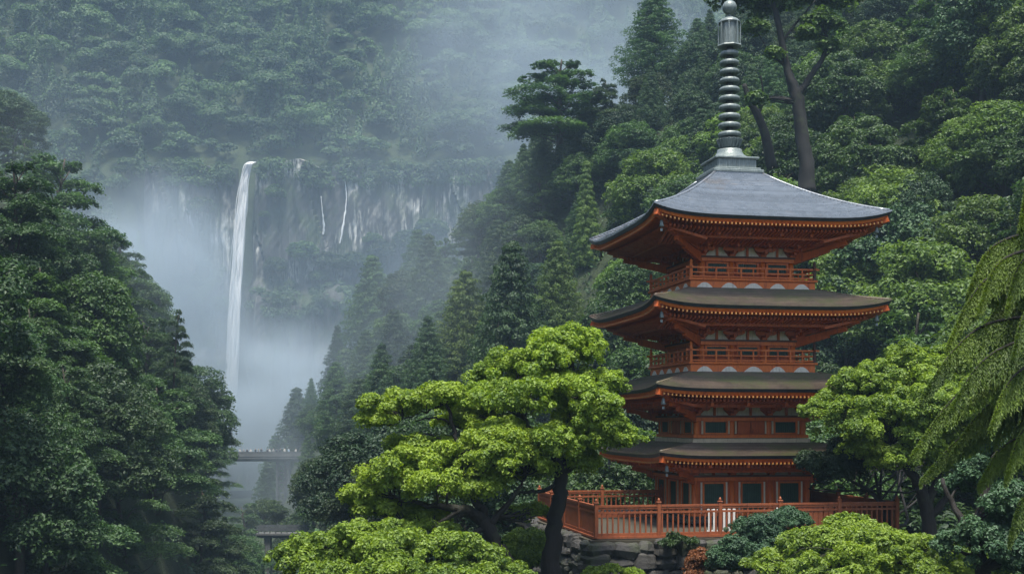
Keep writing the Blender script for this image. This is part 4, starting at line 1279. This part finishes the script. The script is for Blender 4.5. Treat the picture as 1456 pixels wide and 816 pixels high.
# ---- drooping conifer at the right edge
def frond_tree():
    rg = np.random.default_rng(77); Y0 = 24.5
    B = at(1530, 930, Y0)
    root = empty('drooping_conifer', B)
    tag(root, 'conifer with long drooping yellow-green fronds hanging in from the right edge', 'tree')
    tb = MB()
    trunk = catmull([at(x, y, Y0 + d) - B for x, y, d in ((1530, 940, 0), (1524, 700, 0), (1516, 500, 0), (1510, 300, 0), (1512, 130, 0), (1518, 20, .2))], 5)
    tb.tube(trunk, np.linspace(.30, .015, len(trunk)), 10, wob=.06)
    fr = [((1505, 322), (1432, 340), (1376, 418), 0), ((1505, 300), (1465, 322), (1425, 392), .7), ((1506, 345), (1440, 362), (1392, 440), -.5), ((1506, 378), (1420, 388), (1348, 490), -.3),
          ((1508, 395), (1450, 412), (1388, 500), .5), ((1512, 448), (1412, 458), (1310, 566), -.5), ((1512, 432), (1455, 440), (1405, 520), .6), ((1512, 470), (1440, 488), (1352, 580), -.9), ((1514, 520), (1415, 524), (1296, 648), -.7),
          ((1514, 505), (1462, 520), (1408, 610), -1.1), ((1515, 540), (1445, 552), (1350, 650), .2), ((1516, 566), (1440, 580), (1310, 682), .3), ((1516, 580), (1478, 590), (1430, 680), -.6), ((1508, 350), (1468, 360), (1432, 440), -.8), ((1520, 690), (1475, 692), (1436, 765), -.4),
          ((1516, 610), (1460, 618), (1392, 690), -.2), ((1510, 420), (1475, 430), (1440, 510), -1.2)]
    # the rest of the crown beyond the picture's edge: fronds round the far side and the top of the trunk
    for q in range(20):
        yb = 190 + q * 24; sx = 1 if q % 4 else -1
        if sx < 0: yb = 120 + q * 8
        ln = (70 + 6 * q) if sx > 0 else 40 + 2 * q
        fr.append(((1516 + sx * 14, yb), (1516 + sx * ln * .6, yb + 10), (1516 + sx * ln, yb + 85 + 2 * q), float(rg.uniform(-1.4, 1.4))))
    PP, NN, HH = [], [], []
    for k, (a, b, c, d) in enumerate(fr):
        A, Bm, C = [at(*q, Y0 + d * s) - B for q, s in ((a, .3), (b, 1), (c, 1.4))]
        j = int(np.argmin(np.linalg.norm(trunk - A, axis=1)))
        pts = catmull([trunk[j], A, Bm, (Bm + C) / 2 + np.array([-.06, 0, .20]), C], 8)
        tb.tube(pts, np.linspace(.055, .008, len(pts)), 5)
        n = len(pts)
        for i in range(10, n):
            f = i / n
            dirv = unit(pts[min(i + 1, n - 1)] - pts[i - 1])
            side = unit(np.cross(dirv, [0, 0, 1]))
            for s in (-1, 1):
                for sub in range(8):
                    Ls = .60 * (.25 + 1.0 * math.sin(math.pi * min(1, .30 + .72 * f))) * rg.uniform(.6, 1.15)
                    p0 = pts[i - 1] + (pts[min(i, n - 1)] - pts[i - 1]) * rg.random()
                    o = side * s * rg.uniform(.0, .22) + dirv * rg.uniform(.30, .55)
                    m = 26
                    t = np.linspace(.04, 1, m)[:, None]
                    P = p0 + o * (Ls * .62) * t + np.array([0, 0, -1.0]) * (Ls * .95) * t ** 1.4 + rg.normal(0, .006, (m, 3))
                    PP.append(P); NN.append(np.tile(side * s * .5 + np.array([0, -.5, .6]), (m, 1)))
                    HH.append(np.gradient(P, axis=0) / max(np.linalg.norm(P[1] - P[0]), 1e-6))
    P, N, H = np.vstack(PP), np.vstack(NN), np.vstack(HH)
    V = leaves(P, N, 1e-9 + .095, .030, rg, .3, hang=unit(H) * 1.6)
    link_mesh('fronds', np_mesh('fronds', V, quads(len(P)), M['leaf_frond']), root)
    tb.build('trunk', M['bark_black'], root)
frond_tree()

# ---- the big forked dark tree on the slope behind the spire
def forked_tree():
    Y = 104.0
    z = lambda *p: p
    return hero_tree('forked_tree', 'tall bare-trunked dark tree forking high on the slope beside the spire', Y, (1148, 262),
        [(1040, -6, 50, 22, 0), (1110, -4, 60, 24, 1), (1168, 38, 26, 15, -.5), (1150, 52, 16, 9, -.6), (1190, -6, 50, 22, .8), (1072, 42, 14, 7, -.5), (1178, 68, 12, 8, -.5), (1085, 8, 40, 12, .4), (1100, 78, 10, 4, -.6), (1075, 142, 10, 4, -.4)],
        [[(1148, 275, 0, 0.780), (1147, 240, 0, 0.640), (1141, 195, 0, 0.562), (1135, 150, 0, 0.530), (1131, 130, 0, 0.515), (1120, 100, 0, 0.328), (1112, 60, 0, 0.281), (1103, 20, 0, 0.234), (1092, -20, 0, 0.156)],
         [(1132, 138, 0, 0.390), (1146, 118, -.2, 0.281), (1160, 98, -.3, 0.234), (1172, 78, -.3, 0.187), (1176, 55, -.4, 0.125), (1168, 40, -.4, 0.070)],
         [(1172, 80, -.3, 0.094), (1190, 68, -.3, 0.047), (1200, 55, -.3, 0.023)],
         [(1118, 95, 0, 0.156), (1095, 75, -.2, 0.078), (1078, 48, -.4, 0.039)], [(1112, 60, 0, 0.140), (1135, 30, .2, 0.094), (1160, 0, .5, 0.055)]],
        M['leaf_bright'], M['bark_grey'], 120, puff=.55, leaf=(.36, .22), npl=60)
forked_tree()
def dead_trunk():
    Y = 110.0
    r = empty('dark_trunk', at(1098, 235, Y))
    tag(r, 'leaning bare dark trunk low between the spire and the forked tree', 'tree')
    m = MB(); B = at(1098, 235, Y)
    m.tube(catmull([at(x, y, Y) - B for x, y in ((1098, 240), (1090, 200), (1078, 165), (1066, 145), (1058, 120))], 5), np.linspace(.5, .2, 21), 9, wob=.06)
    m.tube(catmull([at(x, y, Y) - B for x, y in ((1078, 165), (1085, 140), (1082, 108))], 5), np.linspace(.16, .05, 11), 6)
    m.build('trunk', M['bark_grey'], r)
dead_trunk()

# ------------------------------------------------------------------ the wooded slopes
GRP = {'bluebushy': 'round blue-green trees on the gorge side', 'cypress': 'bright cypresses on the slopes', 'bushy': 'round-crowned trees on the slopes', 'bright': 'bright round-crowned trees on the slopes', 'darkbushy': 'dark evergreens on the slopes',
       'cedar': 'conical cedars on the slopes', 'layered': 'layered blue-green trees on the gorge side', 'greenlayer': 'layered green trees on the slopes'}
NAME = {'bluebushy': 'broadleaf_tree', 'cypress': 'cypress_tree', 'bushy': 'broadleaf_tree', 'bright': 'broadleaf_tree', 'darkbushy': 'evergreen_tree', 'cedar': 'cedar_tree', 'layered': 'layered_tree', 'greenlayer': 'layered_tree'}
HT = {'bluebushy': 10, 'cypress': 14.8, 'bushy': 9, 'bright': 8.5, 'darkbushy': 9.5, 'cedar': 15, 'layered': 10, 'greenlayer': 9}
WD = {'bluebushy': 4.8, 'cypress': 3.6, 'bushy': 4.2, 'bright': 4.2, 'darkbushy': 4.2, 'cedar': 4.2, 'layered': 5.2, 'greenlayer': 5}
trees = []       # dict: kind, X, Y, Z, s
def tree_at(kind, px, py, Y, hpx, wscale=1.0, label=None, var=None):
    """a tree whose top shows at (px, py), about hpx photo pixels tall"""
    # slide the tree along its sight line until it stands on the slope
    for yq in np.arange(56, 300, 1.0):
        q = at(px, py + hpx * .96, yq)
        if float(land(q[0], yq)) >= q[2]:
            if abs(yq - Y) < 60: Y = float(yq)
            break
    s = hpx * Y / FPX / HT[kind]
    top = at(px, py, Y)
    trees.append(dict(kind=kind, X=top[0], Y=Y, Z=top[2] - HT[kind] * s, s=s, ws=wscale, label=label, var=var, fixed=True))
tree_at('cypress', 834, 228, 128, 165, .8, 'slender pointed yellow-green cypress rising above the left tip of the top roof', 0)
tree_at('cypress', 792, 340, 118, 160, .95, 'broad conical cedar standing in front of the slender pointed cypress', 1)
tree_at('cypress', 662, 382, 140, 190, 1.0, 'large conical cedar with a full skirt, directly above the lime tree', 1)
tree_at('cedar', 610, 334, 190, 130, 1.1, 'hazy conical cedar in front of the far end of the pale cliff band', 0)
tree_at('cedar', 742, 352, 140, 130, .9, None, 0)
tree_at('cedar', 700, 365, 150, 130, .9, None, 1)
tree_at('cedar', 560, 440, 160, 130, 1.0, None, 1)
tree_at('cedar', 478, 515, 168, 110, 1.1, 'round-topped cedar standing at the misty edge of the gorge', 1)
tree_at('cedar', 520, 470, 165, 130, 1.0, None, 0)
tree_at('cedar', 415, 626, 262, 44, 1.1, 'small dark cedar at the end of the viaduct beside the pier', 2)
tree_at('layered', 795, 82, 178, 125, 1.5, 'flat-topped dark pine reaching out into the mist on the ridge', 0)
tree_at('layered', 865, 112, 172, 78, 1.0, None, 1)
tree_at('cedar', 930, -20, 190, 150, 1.5, 'dark steep-sided cedar on the skyline beside the spire top', 2)
tree_at('layered', 246, 440, 118, 110, .6, 'small dark wispy tree standing out against the mist over the left bank', 2)
tree_at('darkbushy', 18, 138, 165, 95, 1.2, 'dark hazy round tree on the left edge above the layered trees', 1)
tree_at('layered', 80, 215, 84, 215, 1.0, 'big flat-layered tree with a branch pointing into the mist, upper left', 0)
tree_at('layered', 10, 222, 78, 220, 1.0, None, 1)
tree_at('layered', 130, 400, 84, 190, 1.0, None, 2)
tree_at('layered', 200, 440, 98, 170, 1.0, None, 3)
tree_at('layered', 262, 500, 112, 150, 1.0, None, 0)
tree_at('layered', 300, 560, 122, 140, .9, None, 1)
tree_at('layered', 318, 600, 130, 110, .8, None, 3)
tree_at('layered', 285, 668, 76, 170, 1.0, 'layered green-tipped tree at the foot of the left bank, beside the footbridge', 3)
tree_at('layered', 345, 700, 92, 130, .8, None, 0)
tree_at('layered', 60, 680, 58, 200, 1.0, None, 1)
tree_at('layered', 180, 620, 70, 190, 1.0, None, 2)
tree_at('bushy', 432, 668, 262, 60, 1.2, None, 0)
tree_at('bushy', 400, 672, 215, 70, 1.0, None, 1)
tree_at('bushy', 378, 705, 205, 60, 1.1, None, 2)
tree_at('bright', 1330, 140, 108, 130, 1.35, None, 0)
tree_at('bright', 1420, 150, 100, 150, 1.2, None, 1)
tree_at('bright', 1250, 170, 112, 130, 1.2, None, 2)
tree_at('bright', 900, 365, 78, 110, 1.1, None, 1)
tree_at('bright', 1420, 285, 62, 120, .9, None, 0)
tree_at('bright', 975, 190, 112, 110, .9, None, 2)

rg = np.random.default_rng(2024)
def visible_band(X, Y): return HX + FPX * X / Y
cand = []
for Y in np.concatenate([np.arange(60, 100, 4.2), np.arange(100, 150, 4.8), np.arange(150, 226, 5.2), np.arange(226, 312, 7.0)]):
    sp = 5.4 + .014 * Y
    for X in np.arange(-70, 90, sp):
        x, y = X + rg.uniform(-.42, .42) * sp, Y + rg.uniform(-2.2, 2.2)
        px = visible_band(x, y)
        if -120 < px < 1570: cand.append((x, y))
for x, y in cand:
    z = float(land(x, y)); g = float(gorge_x(y))
    px, py = HX + FPX * x / y, HY - FPX * z / y
    if abs(x - g) < 3.2 and y > 90: continue
    if 40 < y < 66 and x > -2: continue
    if y > 226 and x < g + 2: continue
    if 1075 < px < 1215 and 95 < y < 118 and 60 < py < 330: continue        # leave the forked tree in the open
    q = rg.random()
    if x < g:
        kind = 'layered' if q < .36 else ('bluebushy' if q < .74 else ('greenlayer' if q < .90 else 'bushy'))
        s = rg.uniform(.7, 1.3)
    elif px < 780:
        kind = 'cedar' if q < .48 else ('bushy' if q < .76 else ('darkbushy' if q < .93 else 'greenlayer'))
        s = rg.choice([.6, .8, 1.0, 1.25]) * rg.uniform(.85, 1.15) if kind == 'cedar' else rg.uniform(.75, 1.1)
    elif y > 150:
        kind = 'cedar' if q < .34 else ('darkbushy' if q < .78 else 'bushy')
        s = rg.uniform(.6, .85) if kind == 'cedar' else rg.uniform(.8, 1.15)
    else:
        kind = 'bushy' if q < .42 else ('bright' if q < .66 else ('greenlayer' if q < .84 else 'darkbushy'))
        s = rg.uniform(.8, 1.5)
    if kind == 'cedar' and y < 105: kind = 'bushy' if q < .3 else 'darkbushy'
    if 900 < px < 1300 and y < 95: s = min(s, .95)
    trees.append(dict(kind=kind, X=x, Y=y, Z=z - .4, s=s, ws=rg.uniform(.9, 1.2), label=None, var=None, fixed=False))

# keep the trees that show: paint from near to far over a coarse picture
GW, GH = 364, 204
occ = np.zeros((GH, GW), bool)
yy, xx = np.mgrid[0:GH, 0:GW]; xx = xx * 4 + 2; yy = yy * 4 + 2
def ell(cx, cy, rx, ry): return ((xx - cx) / rx) ** 2 + ((yy - cy) / ry) ** 2 < 1
for e in ((790, 570, 125, 95), (640, 690, 150, 70), (560, 795, 165, 40), (1300, 590, 160, 80), (1230, 785, 190, 60)): occ |= ell(*e)
occ |= (xx > 970) & (xx < 1130) & (yy > 260) & (yy < 760)
occ |= (xx > 850) & (xx < 1270) & (((yy > 290) & (yy < 345)) | ((yy > 425) & (yy < 470)) | ((yy > 545) & (yy < 580)) | ((yy > 640) & (yy < 665)))
occ |= (xx > 800) & (xx < 1275) & (yy > 700)
trees.sort(key=lambda t: t['Y'])
keep = []
fixmask = []
def tree_mask(t):
    k = FPX / t['Y']; h = HT[t['kind']] * t['s'] * k; w = WD[t['kind']] * t['s'] * t['ws'] * k
    cx = HX + t['X'] * k; by = HY - t['Z'] * k
    if t['kind'] in ('cedar', 'cypress'): return (np.abs(xx - cx) < w * np.clip((yy - (by - h)) / h, 0, 1) * .95) & (yy > by - h) & (yy < by - h * .15)
    return ell(cx, by - h * .62, w * .95, h * .40)
for t in trees:
    if t['fixed'] and t['label']: fixmask.append((t, tree_mask(t)))
SIL_L = ([-200, 0, 60, 140, 190, 260, 330, 350, 395, 2000], [190, 200, 215, 262, 385, 480, 590, 650, 790, 2000])
SIL_R = ([-999, 0, 100, 190, 270, 340, 420, 520, 600, 790], [916, 916, 880, 740, 695, 612, 530, 470, 440, 412])
for t in trees:
    if not t['fixed']:
        tm = tree_mask(t)
        k = FPX / t['Y']; cx = HX + t['X'] * k; ty = HY - (t['Z'] + HT[t['kind']] * t['s']) * k
        if t['X'] < float(gorge_x(t['Y'])):
            al = float(np.interp(cx + 12, *SIL_L)) - rg.uniform(-10, 22)
            if ty < al:
                t['s'] *= max(.35, ((HY - t['Z'] * k) - al) / max(1, (HY - t['Z'] * k) - ty)); tm = tree_mask(t)
                if t['s'] < .5: continue
        elif t['Y'] < 232 and cx - .3 * WD[t['kind']] * t['s'] * k < float(np.interp(ty, *SIL_R)) - 12: continue
        if any(f['Y'] > t['Y'] and (tm & fm & ~occ).sum() > .16 * max(1, fm.sum()) for f, fm in fixmask): continue
    k = FPX / t['Y']; h = HT[t['kind']] * t['s'] * k; w = WD[t['kind']] * t['s'] * t['ws'] * k
    cx = HX + t['X'] * k; by = HY - t['Z'] * k
    if t['kind'] in ('cedar', 'cypress'):
        f = np.clip((yy - (by - h)) / h, 0, 1)
        m = (np.abs(xx - cx) < w * f * .95) & (yy > by - h) & (yy < by)
    else: m = ell(cx, by - h * .62, w * .95, h * .40)
    vis = int((m & ~occ).sum())
    if (t['Y'] < 192 and (m & (xx > 368) & (xx < 432) & (yy > 738) & (yy < 764)).any()) or (t['Y'] < 275 and not t['label'] and (m & (xx > 343) & (xx < 415) & (yy > 632) & (yy < 690)).any()): continue
    t['vis'] = vis; t['cx'] = cx; t['cy'] = by - h * .7
    if m.any():
        ys_, xs_ = np.nonzero(m & ~occ)
        if len(xs_): t['cx'], t['cy'] = float(xs_.mean() * 4 + 2), float(ys_.mean() * 4 + 2)
    if vis >= (1 if t['fixed'] else 9): keep.append(t); occ |= m
    elif not t['fixed'] and vis == 0 and -20 < cx < 1480 and t['Y'] < 110 and len(keep) < 400 and rg.random() < .0: keep.append(t)
print('trees candidates', len(trees), 'kept', len(keep))
from collections import Counter
print(Counter(t['kind'] for t in keep))

TONE = {'bluebushy': 'round blue-green tree', 'cypress': 'bright cypress', 'bushy': 'round mid-green tree', 'bright': 'bright round-crowned tree', 'darkbushy': 'dark round evergreen', 'cedar': 'conical cedar',
        'layered': 'layered blue-green tree', 'greenlayer': 'flat-layered green tree'}
MARKS = [('the waterfall lip', 357, 228), ('the foot of the waterfall', 332, 560), ('the viaduct', 380, 645), ('the footbridge', 402, 755), ('the pale cliff band', 520, 300),
         ('the pointed cypress', 834, 262), ('the full-skirted cedar', 662, 430), ('the flat-topped ridge pine', 800, 115), ('the misty gap at the skyline', 905, 20),
         ('the spire ball', 1037, 12), ('the spire rings', 1037, 140), ('the fork of the dark trunk', 1133, 135), ('the foot of the forked tree', 1148, 245),
         ('the gorge tip of the top roof', 840, 345), ('the bank tip of the top roof', 1262, 298), ('the gorge tip of the second roof', 838, 456), ('the bank tip of the second roof', 1267, 430),
         ('the gorge tip of the third roof', 864, 557), ('the upper right corner', 1440, 12), ('the drooping frond tops', 1430, 340), ('the bright roofside crown', 1300, 520),
         ('the mist-pointing branch', 160, 268), ('the upper left corner', 15, 15), ('the lower left corner', 15, 800), ('the left bank mist', 215, 400), ('the wispy tree in the mist', 243, 450),
         ('the lime tree top', 800, 475), ('the lime branch over the gorge', 530, 590), ('the left edge middle', 10, 430), ('the back fence', 880, 690), ('the left bank shoulder', 120, 560), ('the right edge middle', 1440, 230)]
DIRS = ['right of', 'below and right of', 'below', 'below and left of', 'left of', 'above and left of', 'above', 'above and right of']
bins = {}
for t in keep:
    if t['label']: continue
    d = [math.hypot(t['cx'] - m[1], t['cy'] - m[2]) for m in MARKS]
    i = int(np.argmin(d))
    a = math.atan2(t['cy'] - MARKS[i][2], t['cx'] - MARKS[i][1]); s = int(round(a / (math.pi / 4))) % 8
    bins.setdefault((t['kind'], i, s), []).append((d[i], t))
for (kd, i, s), L in bins.items():
    L.sort(key=lambda q: q[0])
    for j, (_, t) in enumerate(L):
        od = '' if len(L) == 1 else ('nearest ' if j == 0 else ORD[j] + ' ')
        t['label'] = f'{od}{TONE[kd]} just {DIRS[s]} {MARKS[i][0]}' if len(L) == 1 else f'{od}{TONE[kd]} going out {DIRS[s]} {MARKS[i][0]}'
for t in keep:
    if len(t['label'].split()) > 16: t['label'] = t['label'].replace(' going out', '')
    if len(t['label'].split()) > 16: t['label'] = t['label'].replace(' just', '')
labs = Counter(t['label'] for t in keep)
rg = np.random.default_rng(31)
for t in keep:
    k = t['kind']; vs = SPEC[k]; vi = t['var'] if t['var'] is not None else int(rg.integers(len(vs)))
    cr, tk = vs[vi % len(vs)]
    o = empty(NAME[k], (t['X'], t['Y'], t['Z']), rg.uniform(0, 6.28))
    base = {'bluebushy': 10, 'cypress': 14.8, 'bushy': 9, 'bright': 8.5, 'darkbushy': 9.5, 'cedar': 14.5 + vi, 'layered': 9.8 + .7 * vi, 'greenlayer': 8.7}[k]
    f = t['s'] * HT[k] / base
    o.scale = (f * t['ws'], f * t['ws'], f)
    tag(o, t['label'], 'tree', GRP[k])
    link_mesh('crown', cr, o); link_mesh('trunk', tk, o)

# ---- bushes on the cliff
rg = np.random.default_rng(55)
cb = [sp_broad(90 + i, M['leaf_mid'], h=5.0, w=4.2, nl=4200, leafsz=(.75, .5))[0] for i in range(3)]
spots = [(392, 268, 1.1, 'round bush hanging on the cliff between the fall and the pale rock'), (285, 288, 1.3, 'wide bush on the cliff on the misty side of the fall'),
         (395, 372, 1.2, 'bush on the cliff ledge closest to the fall'), (430, 352, 1.5, 'largest bush on the cliff ledge under the pale rock'), (468, 365, 1.2, 'bush on the cliff ledge right of the largest one'),
         (505, 366, 1.4, 'bush in the middle of the cliff ledge under the pale band'), (545, 350, 1.4, 'bush at the cedar end of the cliff ledge'), (580, 335, 1.3, 'bush below the end of the pale cliff streaks'),
         (615, 318, 1.3, 'bush at the far end of the pale cliff band'), (530, 332, .8, 'small bush just under the ruled pale slab of the cliff'), (376, 298, .5, 'tiny bright bush clinging beside the fall'), (455, 385, .9, 'small bush hanging below the cliff ledge')]
for i, (px, py, s, lb) in enumerate(spots):
    p = at(px, py + 8, CLIFF_Y - 8); yv = cliff_y(p[0], p[2])
    p = at(px, py + 8, yv - .5 * s)
    o = link_mesh('cliff_bush', cb[i % 3]); o.location = (p[0], p[1], p[2] - 2.2 * s); o.rotation_euler = (0, 0, rg.uniform(0, 6)); o.scale = (s, s * .8, s * .85)
    tag(o, lb, 'bush', 'bushes on the cliff')

# ---- far forest on the mountain above the fall: one uncountable mass
rg = np.random.default_rng(91)
pts = []
for Y in np.arange(300, 606, 6.6):
    for X in np.arange(-255, 120, 6.6):
        x, y = X + rg.uniform(-3, 3), Y + rg.uniform(-3, 3)
        px = HX + FPX * x / y
        if not -130 < px < 1120: continue
        z = float(land(x, y))
        py = HY - FPX * z / y
        if py < -70 or py > 640: continue
        if y < CLIFF_Y + 2 and z < float(floor_z(y)) + 3: continue
        pts.append((x, y, z))
pts = np.array(pts)
PV, NV, AX = [], [], []
for (x, y, z) in pts:
    r = rg.uniform(3.4, 6.2) if rg.random() < .72 or y < 425 else rg.uniform(7, 10.5); kind = rg.random()
    nb = 8
    if kind < .35:       # pointed crown
        h = r * rg.uniform(2.2, 3.2); n = int(16 * r * r) + 160
        f = rg.random(n) ** .75; a = rg.uniform(0, 6.28, n) + np.floor(f * 6) * .5
        lum = .78 + .26 * np.sin(a * 4 + np.floor(f * 9) * 2.0)
        rad = r * .8 * f * lum
        P = np.stack([rad * np.cos(a), rad * np.sin(a), h * (1 - f) + .5 + rg.normal(0, .3, n)], 1)
        N = np.stack([np.cos(a), np.sin(a), np.full(n, .7)], 1)
    else:
        PP, NN = [], []
        for j in range(14):
            d = unit(rg.normal(0, 1, 3)); d[2] = abs(d[2])
            c = d * r * np.array([.72, .72, .58]) + np.array([0, 0, r * .8]); q = r * rg.uniform(.30, .5)
            dd = unit(rg.normal(0, 1, (int(1.9 * r * r) + 14, 3))); dd[:, 2] = np.abs(dd[:, 2]) * 1.0 - .15
            PP.append(c + dd * q * np.array([1, 1, .72])); NN.append(dd + np.array([0, 0, .4]))
        P, N = np.vstack(PP), np.vstack(NN)
    PV.append(P + np.array([x, y, z])); NV.append(N)
for q in range(520):
    x = rg.uniform(-122, 2); kind = rg.random()
    if kind < .30: z = 87 + rg.uniform(-5.5, 1.5); s0 = rg.uniform(1.2, 3.0)           # broken rim
    elif kind < .62: z = 43 + 3 * math.sin(x * .11) + rg.normal(0, 3.0) + (4 if x > -40 else 0); s0 = rg.uniform(1.0, 2.8)
    else: z = rg.uniform(-15, 42 if x < -40 else 60); s0 = rg.uniform(.7, 2.4)
    if -97 < x < -87 and z > 10: continue
    if kind >= .62 and math.sin(x * .33) + math.sin(z * .21 + x * .1) < .1: continue
    c = np.array([x, cliff_y(x, z) - .2 * s0, z]); n = int(70 * s0)
    d = unit(rg.normal(0, 1, (n, 3)))
    P = c + d * np.array([1.3, .6, .9]) * s0 * rg.uniform(.6, 1.05, (n, 1)); P[:, 2] -= .35 * s0 * rg.random(n) ** 2
    PV.append(P); NV.append(d + np.array([0, -.3, .5]))
P, N = np.vstack(PV), np.vstack(NV)
V = leaves(P, N, .85, .56, rg, .25)
print('far crowns', len(pts), 'leaves', len(P), 'hero leaves', n_l)
ff = link_mesh('forest', np_mesh('forest', V, quads(len(P)), M['leaf_far']))
tag(ff, 'misty forest covering the mountain above and around the waterfall', 'forest', kind='stuff')

# ---- undergrowth between the trees on the near slopes: ground cover
pts = []
rg = np.random.default_rng(17)
for Y in np.arange(30, 225, 2.2):
    st = 1.6 + .006 * Y
    for X in np.arange(-70, 85, st):
        x, y = X + rg.uniform(-.8, .8), Y + rg.uniform(-1.1, 1.1)
        px = HX + FPX * x / y
        if not -60 < px < 1520: continue
        if y < 58 and (x > -1.5): continue
        pts.append((x, y))
pts = np.array(pts); pz = land(pts[:, 0], pts[:, 1])
n = 9
P = np.repeat(np.stack([pts[:, 0], pts[:, 1], pz], 1), n, 0) + np.stack([rg.normal(0, .8, len(pts) * n), rg.normal(0, .8, len(pts) * n), np.abs(rg.normal(0, .55, len(pts) * n))], 1)
V = leaves(P, np.tile([0, -.3, 1.0], (len(P), 1)), .62, .36, rg, .5)
tag(link_mesh('undergrowth', np_mesh('undergrowth', V, quads(len(P)), M['leaf_dark'])), 'leafy undergrowth covering the slopes between the trees', 'undergrowth', kind='stuff')
# ------------------------------------------------------------------ air
def box_obj(name, lo, hi, mat):
    m = MB(); m.box([(a + b) / 2 for a, b in zip(lo, hi)], [b - a for a, b in zip(lo, hi)])
    return m.build(name, mat)
HAZE = 0.00036
t = NT('haze_air')
v = t.n('ShaderNodeVolumePrincipled', i_Density=HAZE, i_Anisotropy=0.0)
v.inputs['Color'].default_value = (.40, .59, .80, 1)
t.l(v.outputs[0], t.out.inputs['Volume'])
hz = box_obj('haze', (-275, -30, -48), (165, 625, 292), t.m)
tag(hz, kind='stuff')

def mist(c, rad, dens, scale, seed, label, col=(.63, .76, .87, 1)):
    t = NT('mist_air')
    tc = t.n('ShaderNodeTexCoord')
    ln = t.n('ShaderNodeVectorMath', operation='LENGTH'); t.l(tc.outputs['Object'], ln.inputs[0])
    fall = t.n('ShaderNodeMapRange', interpolation_type='SMOOTHSTEP', i_1=1.0, i_2=0.0, i_3=0.0, i_4=1.0); t.l(ln.outputs['Value'], fall.inputs[0])
    mp = t.n('ShaderNodeMapping'); mp.inputs['Location'].default_value = (seed, seed * .7, 0); t.l(tc.outputs['Object'], mp.inputs[0])
    nz = t.noise(scale, 3, .55, mp.outputs[0], .3)
    nr = t.n('ShaderNodeMapRange', i_1=.36, i_2=.66, i_3=.25, i_4=1.5); t.l(nz, nr.inputs[0])
    a = t.n('ShaderNodeMath', operation='MULTIPLY'); t.l(fall.outputs[0], a.inputs[0]); t.l(nr.outputs[0], a.inputs[1])
    b = t.n('ShaderNodeMath', operation='MULTIPLY', i_1=dens); t.l(a.outputs[0], b.inputs[0])
    v = t.n('ShaderNodeVolumePrincipled', i_Anisotropy=.1); v.inputs['Color'].default_value = col
    t.l(b.outputs[0], v.inputs['Density']); t.l(v.outputs[0], t.out.inputs['Volume'])
    m = MB()
    m.lathe([(max(.001, math.sin(q)), -math.cos(q)) for q in np.linspace(0, math.pi, 14)], n=24)
    o = m.build('mist', t.m); o.location = c; o.scale = rad
    return tag(o, label, 'mist', 'banks of mist in the gorge', kind='stuff')
mist(at(222, 420, 330), (33, 42, 40), .060, 1.6, 1.0, 'bank of white mist drifting across the gorge left of the waterfall')
mist(at(385, 590, 338), (38, 64, 32), .075, 1.8, 4.0, 'bank of spray and mist hiding the foot of the waterfall')
mist((-30, 320, 60), (190, 120, 135), .0012, 1.3, 2.5, 'thin mist filling the valley in front of the far mountain', (.46, .62, .78, 1))
mist(at(110, 330, 128), (30, 34, 26), .006, 1.5, 3.3, 'wisps of mist among the trees of the left bank', (.6, .75, .88, 1))
mist(at(575, 400, 165), (30, 46, 30), .0075, 1.5, 5.1, 'wisps of mist along the edge of the cedar slope', (.6, .75, .88, 1))
mist(at(398, 690, 215), (13, 44, 17), .0075, 1.5, 6.3, 'thin mist in the gorge between the two bridges')
mist(at(800, 90, 345), (62, 70, 46), .014, 1.5, 7.0, 'bank of bright mist behind the ridge at the skyline')
mist(at(420, -40, 390), (120, 40, 52), .0005, 1.8, 9.0, 'veil of mist across the top of the far mountain', (.5, .65, .8, 1))

# ------------------------------------------------------------------ light and camera
EL, AZ = R(73), R(178)            # sun high, from the left and a little in front of the slope
w = bpy.data.worlds.new('World'); S.world = w; w.use_nodes = True
nt = w.node_tree; nt.nodes.clear()
sky = nt.nodes.new('ShaderNodeTexSky'); sky.sky_type = 'NISHITA'; sky.sun_disc = False
sky.sun_elevation = EL; sky.sun_rotation = AZ % (2 * math.pi); sky.dust_density = 3.0; sky.air_density = 1.0; sky.ozone_density = 1.0
bg = nt.nodes.new('ShaderNodeBackground'); bg.inputs[1].default_value = .11
ow = nt.nodes.new('ShaderNodeOutputWorld')
nt.links.new(sky.outputs[0], bg.inputs[0]); nt.links.new(bg.outputs[0], ow.inputs[0])
sl = bpy.data.lights.new('sun', 'SUN'); sl.energy = 3.4; sl.angle = R(12); sl.color = (1, .94, .82)
so = bpy.data.objects.new('sun', sl); COL.objects.link(so)
sd = Vector((math.cos(EL) * math.sin(AZ), math.cos(EL) * math.cos(AZ), math.sin(EL)))
so.rotation_euler = sd.to_track_quat('Z', 'Y').to_euler(); so.location = (0, 0, 300)

cam = bpy.data.cameras.new('camera'); cam.sensor_width = 36; cam.lens = FPX / 1456 * 36
cam.shift_y = (HY - 408) / 1456
cam.clip_end = 3000; cam.clip_start = .1
co = bpy.data.objects.new('camera', cam); COL.objects.link(co)
co.location = (0, 0, 0); co.rotation_euler = (R(90), 0, 0)
S.camera = co
S.view_settings.view_transform = 'Standard'; S.view_settings.look = 'None'; S.view_settings.gamma = 1; S.view_settings.use_curve_mapping = False
S.view_settings.exposure = 1.1
c = S.cycles
c.max_bounces = 5; c.diffuse_bounces = 3; c.glossy_bounces = 2; c.transmission_bounces = 3; c.volume_bounces = 1; c.transparent_max_bounces = 6
c.caustics_reflective = False; c.caustics_refractive = False
c.use_denoising = True; c.use_adaptive_sampling = True; c.adaptive_threshold = .015
c.volume_step_rate = 1.0; c.volume_max_steps = 128
c.sample_clamp_indirect = 4.0
